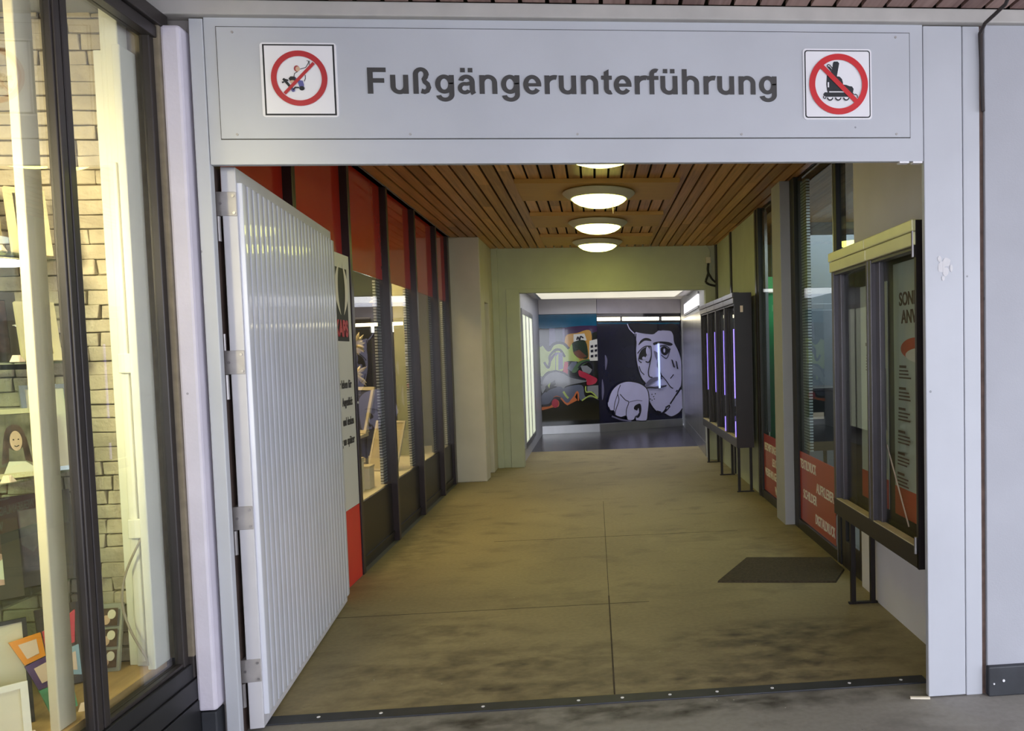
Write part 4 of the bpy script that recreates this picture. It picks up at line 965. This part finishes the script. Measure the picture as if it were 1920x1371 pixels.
# eyes
F.poly(a([(410, 620), (430, 560), (470, 530), (510, 520), (500, 560), (480, 600), (450, 635)]), M_mink); F.ell(*a([(490, 560)])[0], .02, .04, M_mlilac); F.ell(*a([(455, 622)])[0], .02, .015, M_mlilac); F.stroke(a([(400, 580), (430, 545), (470, 520), (520, 520)]), .018, M_mink); F.stroke(a([(520, 520), (522, 600), (500, 655), (470, 650)]), .02, M_mink); F.stroke(a([(415, 600), (410, 640), (435, 660)]), .018, M_mink)
F.poly(a([(608, 540), (640, 520), (680, 545), (700, 545), (665, 590), (640, 598), (615, 580)]), M_mink); F.ell(*a([(640, 558)])[0], .012, .02, M_mlilac); F.stroke(a([(600, 520), (650, 515), (690, 545)]), .018, M_mink); F.stroke(a([(610, 595), (660, 625), (690, 560)]), .014, M_mink)
# nose
F.stroke(a([(522, 600), (505, 680), (493, 740), (500, 780), (530, 790)]), .02, M_mink); F.poly(a([(545, 560), (590, 590), (575, 640), (585, 700), (580, 790), (600, 770), (595, 690), (560, 620)]), M_mgrey); F.stroke(a([(580, 640), (578, 700), (610, 770), (600, 790)]), .02, M_mink)
F.poly(a([(460, 850), (520, 795), (590, 785), (620, 800), (560, 820), (480, 860)]), M_mgrey)
# cheek line, scars, freckles
F.stroke(a([(610, 770), (650, 815), (690, 870), (715, 885)]), .018, M_mink); F.poly(a([(700, 635), (715, 640), (735, 705), (720, 700)]), M_mink); F.poly(a([(740, 645), (752, 655), (765, 720), (752, 715)]), M_mink)
F.stroke(a([(410, 690), (425, 735), (455, 765)]), .016, M_mink); F.stroke(a([(690, 800), (712, 775), (720, 765)]), .02, M_mink); F.stroke(a([(740, 915), (755, 900)]), .025, M_mink)
for p_ in ((520, 935), (535, 955), (550, 930), (505, 975), (520, 985), (540, 975)): F.ell(*a([p_])[0], .006, .005, M_mink, n=10)
# mouth
F.poly(a([(455, 880), (490, 862), (540, 868), (580, 862), (650, 855), (645, 868), (570, 885), (500, 885)]), M_mgrey); F.stroke(a([(455, 880), (510, 876), (580, 880), (650, 862)]), .02, M_mink)
F.stroke(a([(560, 1080), (600, 1090)]), .03, M_mink); F.stroke(a([(640, 1050), (680, 1030)]), .03, M_mink)
# hand
hand = [(130, 1000), (150, 930), (180, 880), (230, 840), (300, 820), (380, 830), (440, 855), (480, 900), (492, 980), (480, 1090), (462, 1165), (380, 1160), (370, 1120), (350, 1155), (300, 1155), (285, 1120), (240, 1130), (190, 1110), (180, 1075), (150, 1070), (135, 1040)]
F.poly(a(hand), M_mlilac)
F.stroke(a(hand[:12]), .018, M_mink); F.stroke(a(hand[12:]), .018, M_mink)
F.stroke(a([(240, 850), (215, 920), (225, 980), (195, 1070), (190, 1110)]), .014, M_mink); F.stroke(a([(215, 930), (190, 1000), (180, 1070)]), .012, M_mink)
F.stroke(a([(235, 930), (280, 980), (310, 1000), (290, 1060), (285, 1120)]), .014, M_mink); F.stroke(a([(310, 1000), (380, 985), (430, 990)]), .012, M_mgrey)
F.poly(a([(365, 1030), (410, 1015), (420, 1070), (400, 1130), (372, 1130), (385, 1080), (355, 1060)]), M_mink); F.poly(a([(375, 1090), (395, 1050), (400, 1090), (380, 1120)]), M_mlilac)
F.stroke(a([(160, 1120), (240, 1150), (330, 1165)]), .03, M_mgrey)
F.build('painting', mB)
# steel kick plates and head boards along both murals
def strip(A, Bp, z0, z1, d, name, m, n=None):
    A = Vector(A); Bp = Vector(Bp); n = (Bp - A).cross(Vector((0, 0, 1))).normalized()
    q0, q1 = A + n * d, Bp + n * d
    return MB().hexa([(p.x, p.y, z0) for p in (q0, q1, Bp - n * .03, A - n * .03)], [(p.x, p.y, z1) for p in (q0, q1, Bp - n * .03, A - n * .03)]).build(name, m, bevel=.002)
P0, P1, P2 = (-1.06, 15.22, 0), (0.06, 15.33, 0), (1.775, 15.90, 0)
struct(strip(P0, P1, 0.0, .16, .02, 'baseboard_back', M_alu)); struct(strip(P1, P2, 0.0, .16, .02, 'baseboard_back', M_alu))
struct(strip(P0, P1, 2.34, 2.62, .05, 'trim_12', M_plaster_in)); struct(strip(P1, P2, 2.34, 2.62, .05, 'trim_12', M_column))
# glowing bars added for a light band reflected in the face mural
d = Vector(P2) - Vector(P1); n_ = d.cross(Vector((0, 0, 1))).normalized()
for k, (ua, ub, l) in enumerate(((.0, .265, 'left glowing bar for the light band reflected in the face mural'), (.29, .73, 'middle and longest glowing bar for the light band reflected in the face mural'), (.765, .99, 'right glowing bar for the light band reflected in the face mural'))):
    A = Vector(P1) + d * ua; Bp = Vector(P1) + d * ub; t = thing('reflected_bar', l, 'lamp', (A.x, A.y, 2.18), 'glowing bars for the light band reflected in the face mural')
    def pr(o0, o1, z0, z1): return [(p.x, p.y, z0) for p in (A + n_ * o1, Bp + n_ * o1, Bp + n_ * o0, A + n_ * o0)], [(p.x, p.y, z1) for p in (A + n_ * o1, Bp + n_ * o1, Bp + n_ * o0, A + n_ * o0)]
    MB().hexa(*pr(.004, .03, 2.17, 2.275)).build('housing', M_black, t); MB().hexa(*pr(.03, .045, 2.195, 2.262)).build('diffuser', M_warmrefl, t)

# glowing tube added for a streak reflected in the face mural, and the luminous ceiling panel of the cross passage
A = Vector(P1) + d * .715; t = thing('reflected_streak', 'vertical bluish glowing bar for a streak reflected in the face mural', 'lamp', (A.x + n_.x * .05, A.y + n_.y * .05, .85))
p_ = A + n_ * .05; MB().tube((p_.x, p_.y, .82), (p_.x, p_.y, 1.72), .022, 12).build('tube', emis('blue_white_reflection_glow', (.45, .60, 1.0), .95), t)
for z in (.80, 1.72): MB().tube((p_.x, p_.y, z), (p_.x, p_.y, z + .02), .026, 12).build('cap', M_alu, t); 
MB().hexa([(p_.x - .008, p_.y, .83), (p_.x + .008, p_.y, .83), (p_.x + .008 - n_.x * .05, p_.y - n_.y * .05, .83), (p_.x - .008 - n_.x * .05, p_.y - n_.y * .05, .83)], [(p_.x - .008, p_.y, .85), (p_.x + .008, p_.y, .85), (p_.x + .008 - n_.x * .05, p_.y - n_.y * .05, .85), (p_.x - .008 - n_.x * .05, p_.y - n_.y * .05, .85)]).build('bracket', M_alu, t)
t = thing('ceiling_panel', 'cream luminous ceiling panel just beyond the doorway', 'lamp', (.3, 12.6, 2.535)); MB().box(-.95, 1.50, 11.3, 13.85, 2.545, 2.56).build('frame', M_alu, t); MB().box(-.90, 1.45, 11.35, 13.80, 2.538, 2.545).build('diffuser', emis('cream_panel_glow', (1.0, .93, .74), .65), t)

# ------------------------------------------------------------------ RIGHT SIDE of the passage
struct(MB().box(1.705, 1.80, 3.42, 4.74, 0.0, 3.05).build('wall_right', M_plaster_in))
struct(MB().box(1.72, 1.80, 4.70, 4.92, 0.0, 3.05).build('trim_13', M_plaster_in))
w4 = thing('window_4', None, None, (1.78, 6.0, 0), kind='structure')
def post(x0, x1, y0, y1, z0=0, z1=3.05): return MB().box(x0, x1, y0, y1, z0, z1).build('post', M_mullion, w4, bevel=.003)
post(1.745, 1.82, 5.44, 5.50); post(1.745, 1.82, 6.60, 6.74); post(1.745, 1.82, 7.08, 7.14); post(1.74, 1.82, 8.05, 8.12); post(1.74, 1.82, 4.92, 4.97)
MB().box(1.742, 1.752, 5.50, 5.512, 0, 3.05).build('edge_strip', M_alu, w4)
for ya, yb in ((5.512, 6.60), (7.14, 8.05)):
    MB().box(1.765, 1.772, ya, yb, .085, 3.03).build('pane', M_glass2, w4); MB().box(1.745, 1.79, ya, yb, 0, .085).build('sill', M_brownpanel, w4, bevel=.003)
MB().box(1.765, 1.772, 4.97, 5.42, 2.26, 3.03).build('pane', M_glass2, w4); MB().box(1.745, 1.79, 4.97, 5.42, 2.18, 2.26).build('transom', M_dark, w4)
MB().box(1.80, 1.83, 6.40, 6.58, .70, 3.0).build('perforated_upright', M_perf, w4)
MB().box(1.80, 1.83, 8.0, 8.05, .70, 3.0).build('perforated_upright', M_alu, w4)
d1 = thing('door_1', None, None, (1.77, 5.2, 0), kind='structure')
b = MB(); b.box(1.75, 1.79, 4.97, 5.05, 0, 2.18); b.box(1.75, 1.79, 5.34, 5.42, 0, 2.18); b.box(1.75, 1.79, 5.05, 5.34, 0, .2); b.box(1.75, 1.79, 5.05, 5.34, 2.08, 2.18); b.build('frame', M_dark, d1, bevel=.003)
MB().box(1.767, 1.773, 5.05, 5.34, .2, 2.08).build('pane', M_glass2, d1)
b = MB(); b.path([(1.735, 5.36, .95), (1.71, 5.36, .97), (1.71, 5.36, 1.25), (1.735, 5.36, 1.27)], .009); b.build('handle', M_steel, d1)
# red banner films with white words
def banner(label, ya, yb, words):
    t = thing('red_window_film', label, 'window lettering', (1.76, (ya + yb) / 2, .09))
    MB().box(1.7615, 1.7648, yb, ya, .09, .685).build('film', M_bannerred, t)
    for (s_, y0, y1, z0, cap) in words:
        text_mesh(s_, (1.7612, y0, z0), (0, -1, 0), (0, 0, 1), y0 - y1, cap, M_white, 'lettering', t, bold=.015)
banner('red film with large printing words on the nearer shop pane', 6.595, 5.605, (('TEXTILDRUCK', 6.575, 6.10, .545, .085), ('AUFKLEBER', 6.10, 5.635, .405, .085), ('SCHILDER', 6.49, 6.09, .295, .08), ('DIGITALDRUCK', 6.13, 5.615, .145, .085)))
banner('red film with white words behind the pillar on the farther pane', 8.045, 7.15, (('BESCHRIFTUNGEN', 8.0, 7.44, .52, .085), ('LEUCHT', 7.66, 7.36, .39, .085), ('WERBEANLAGEN', 7.99, 7.44, .255, .085), ('WERBUNG', 7.56, 7.18, .12, .085)))
# concrete pillar
struct(MB().box(1.66, 1.76, 6.75, 7.07, 0.0, 3.05).build('pillar', M_concgrey, bevel=.004))
# white wall behind the far case with dark cover strips
struct(MB().box(1.755, 1.85, 8.12, 10.93, 0.0, 3.05).build('wall_right', M_olive))
for y in (8.14, 9.66): struct(MB().box(1.735, 1.756, y, y + .07, 0.0, 3.05).build('trim_14', M_dark))
struct(MB().box(1.735, 1.756, 10.80, 10.93, 0.0, 3.05).build('trim_14', M_dark))
# shop interior on the right
struct(MB().box(4.1, 4.2, 3.45, 10.93, 0, 3.14).build('wall_right', M_greywall)); struct(MB().box(1.80, 4.2, 3.45, 4.60, 0, 3.14).build('wall_front', M_greywall))
struct(MB().box(1.76, 4.2, 3.45, 10.93, -.1, 0.0).build('floor', M_shopfloor)); struct(MB().box(1.78, 4.2, 3.45, 10.93, 3.05, 3.14).build('ceiling', M_wood_in))
struct(MB().box(2.12, 4.1, 9.0, 9.1, 0, 3.05).build('wall_back', M_greywall))
t = thing('green_partition', 'bright green sheet standing behind the farther shop pane', 'partition', (1.98, 9.0, 0)); MB().box(1.86, 2.12, 9.0, 9.04, 0.02, 2.42).build('sheet', M_greenwall, t); MB().box(1.86, 2.12, 8.96, 9.0, 2.23, 2.28).build('shelf', M_cream, t)
t = thing('grey_cabinet', 'grey cabinet with a dark slot door in the right shop', 'cabinet', (2.3, 8.2, 0)); MB().box(2.05, 2.75, 8.2, 8.7, 0.0, 2.05).build('body', M_greywall, t, bevel=.006); MB().box(2.10, 2.68, 8.185, 8.2, .10, 1.98).build('door', mat('cabinet_door_grey', S(116, 122, 136), .5), t, bevel=.004)
t = thing('printer_cart', 'dark printer cart behind the nearer shop pane', 'printer', (2.0, 6.9, 0)); MB().box(1.92, 2.25, 7.0, 7.4, .62, 1.18).build('body', M_black, t, bevel=.01); MB().box(1.90, 2.27, 6.98, 7.42, 1.18, 1.21).build('lid', M_casedark, t, bevel=.006); MB().box(1.94, 2.1, 6.985, 7.0, .92, .98).build('label_plate', M_pale, t)
for x in (1.95, 2.22):
    for y in (7.03, 7.37): MB().box(x - .015, x + .015, y - .015, y + .015, 0, .62).build('leg', M_dark, t)

b = MB(); b.hexa([(1.37, 3.30, 0), (1.455, 3.285, 0), (1.458, 3.298, 0), (1.373, 3.313, 0)], [(1.37, 3.30, .008), (1.455, 3.285, .008), (1.458, 3.298, .008), (1.373, 3.313, .008)]); tag(b.build('wood_sliver', M_cream), 'thin pale sliver lying at the foot of the right jamb', 'debris')
# door mat
b = MB(); b.hexa([(.79, 5.16, 0), (1.575, 5.02, 0), (1.725, 5.30, 0), (1.725, 5.61, 0), (1.10, 5.72, 0)], [(.795, 5.165, .012), (1.57, 5.027, .012), (1.72, 5.30, .012), (1.72, 5.605, .012), (1.102, 5.713, .012)])
tag(b.build('door_mat', M_mat), 'dark brown fibre door mat on the floor before the shop door', 'mat')

# display cases -----------------------------------------------------
def case(label, x0, x1, ya, yb, z0, z1, n, lights, group='display cases on legs along the right wall'):
    """case with n glazed doors facing -X, ya = near end, yb = far end"""
    t = thing('display_case', label, 'display case', ((x0 + x1) / 2, (ya + yb) / 2, 0), group)
    b = MB(); b.box(x1 - .012, x1, ya, yb, z0, z1); b.box(x0 + (.0 if not lights else .0), x1, ya - .001, ya + .014, z0, z1); b.box(x0 + .03, x1, yb - .014, yb, z0, z1); b.box(x0 + .03, x1, ya, yb, z0, z0 + .03); b.box(x0 + .03, x1, ya, yb, z1 - .03, z1)
    b.build('body', M_casedark, t)
    w = (yb - ya) / n; hh = .115; sill = .10
    b = MB(); b.box(x0, x0 + .062, ya, yb, z0, z0 + sill); b.build('bottom_rail', M_casedark if not lights else M_case, t, bevel=.004)
    for k in range(n):
        y0, y1 = ya + k * w + .003, ya + (k + 1) * w - .003
        MB().box(x0 - .018, x0 + .06, y0, y1, z1 - .05, z1 + .004).box(x0 - .010, x0 + .06, y0, y1, z1 - hh, z1 - .052).build('hood', M_canopy if not lights else M_case, t, bevel=.005)
        st = .055 if lights else .05; far = .10 if not lights else .07
        b = MB(); za, zb = z0 + sill, z1 - hh
        b.box(x0 + .002, x0 + .060, y0, y0 + st * .5, za, zb); b.box(x0 + .002, x0 + .034, y1 - far * .45, y1, za, zb); b.box(x0 + .030, x0 + .060, y1 - far, y1, za, zb); b.box(x0 + .006, x0 + .058, y0 + st * .5, y1 - far * .45, zb - .02, zb)
        dr = b.build('door', M_case if not lights else M_casedark, t, bevel=.003)
        MB().box(x0 + .050, x0 + .055, y0 + st * .5, y1 - far, za, zb - .02).build('pane', M_caseglass, dr)
        MB().box(x0 + .002, x0 + .050, y0 + st * .5, y1 - far * .45, za - .002, za + .005).build('sill', M_creamframe, dr)
    return t
c1 = case('nearest display case with a pale hood and two glazed doors', 1.50, 1.66, 3.50, 4.80, .526, 2.17, 2, False)
for y in (3.545, 4.595):
    for x in ((1.548, 1.672) if y > 4 else (1.61, 1.672)): MB().box(x - .014, x + .014, y - .014, y + .014, 0, .526).build('leg', M_legs, c1)
    MB().box(1.52 if y > 4 else 1.59, 1.70, y - .012, y + .012, 0, .012).build('foot', M_legs, c1)
MB().tube((1.492, 3.515, .60), (1.492, 3.515, .68), .008, 8).build('latch', M_steel, c1); MB().tube((1.492, 3.515, 2.0), (1.492, 3.515, 2.12), .008, 8).build('latch', M_steel, c1)
c2 = case('farther display case with four dark doors and violet light', 1.51, 1.70, 8.25, 10.90, .51, 2.19, 4, True)
for y in (8.40, 9.58, 10.70):
    for x in (1.555, 1.69): MB().box(x - .014, x + .014, y - .014, y + .014, 0, .51).build('leg', M_legs, c2)
    MB().box(1.53, 1.72, y - .012, y + .012, 0, .012).build('foot', M_legs, c2)
MB().box(1.575, 1.605, 8.244, 8.25, 1.98, 2.05).build('label_plate', M_pale, c2)
for k in range(4):
    y = 8.25 + (k) * .6625 + .045
    y -= .03
    MB().tube((1.503, y, 0.63), (1.503, y, 0.80), .005, 8).build('violet_tube', M_violet, c2) if k < 2 else None
    MB().tube((1.503, y, 1.05), (1.503, y, 1.80), .006 if k == 0 else .004, 8).build('violet_tube', M_violet, c2)
# posters in the cases
def poster(label, x, ya, yb, z0, z1, deco):
    t = thing('poster', label, 'poster', (x, (ya + yb) / 2, z0)); MB().box(x, x + .003, ya, yb, z0, z1).build('sheet', M_poster, t)
    F = Flat((x - .0006, yb, z0), (0, -(yb - ya), 0), (0, 0, z1 - z0), lift=.0008); deco(F, t); F.build('print', t)
def lines(F, u, v, n, w, h=.006, gap=.0135, m=None):
    for i in range(n): F.rect(u, v - i * gap - h, u + w * random.uniform(.7, 1), v - i * gap, m or M_print)
def deco1(F, t):
    F.rect(0, 0, 1, .115, M_posterred); F.ell(.50, .665, .33, .042, M_posterred); F.ell(.62, .64, .34, .028, M_white); F.ell(1.06, .63, .34, .035, M_white) if False else None
    pass
    for v in (.59, .505, .425, .335, .25, .17):
        F.rect(.14, v, .30, v + .010, M_print); lines(F, .14, v - .008, 3, .28)
p1 = poster('tall pale poster with an orange red swoosh in the nearest case', 1.640, 3.54, 4.13, .66, 2.03, deco1)
for s_, z in (('SOND', 1.80), ('ANV', 1.705)):
    pp = [o for o in bpy.data.objects if o.name.startswith('poster') and o.type == 'EMPTY'][0]
    text_mesh(s_, (1.6392, 4.045 if s_ == 'SOND' else 4.02, z), (0, -1, 0), (0, 0, 1), .25 if s_ == 'SOND' else .20, .075, M_print, 'lettering', pp, bold=.02)
def deco2(F, t):
    F.rect(0, 0, 1, .13, M_posterred); F.rect(.2, .72, .85, .735, M_print); F.rect(.55, .35, .95, .62, M_photodk); F.rect(.6, .37, .9, .60, M_white); F.rect(.5, .17, .95, .30, M_white); lines(F, .25, .68, 6, .6)
poster('narrow pale poster behind the farther door of the nearest case', 1.640, 4.22, 4.66, .66, 1.95, deco2)
b = MB(); b.tube((1.575, 4.08, 1.05), (1.62, 3.90, .635), .004, 6); tag(b.build('thin_rod', M_pale), 'thin pale rod leaning inside the nearest display case', 'rod')
t = thing('panel_sheet', 'white sheet fixed high on the wall above the nearest case', 'panel', (1.70, 4.3, 2.28)); MB().box(1.688, 1.7045, 3.46, 4.90, 2.20, 3.02).build('sheet', M_plaster_in, t, bevel=.002); MB().tube((1.688, 4.25, 2.64), (1.684, 4.25, 2.64), .006, 8).build('screw', M_hinge, t)
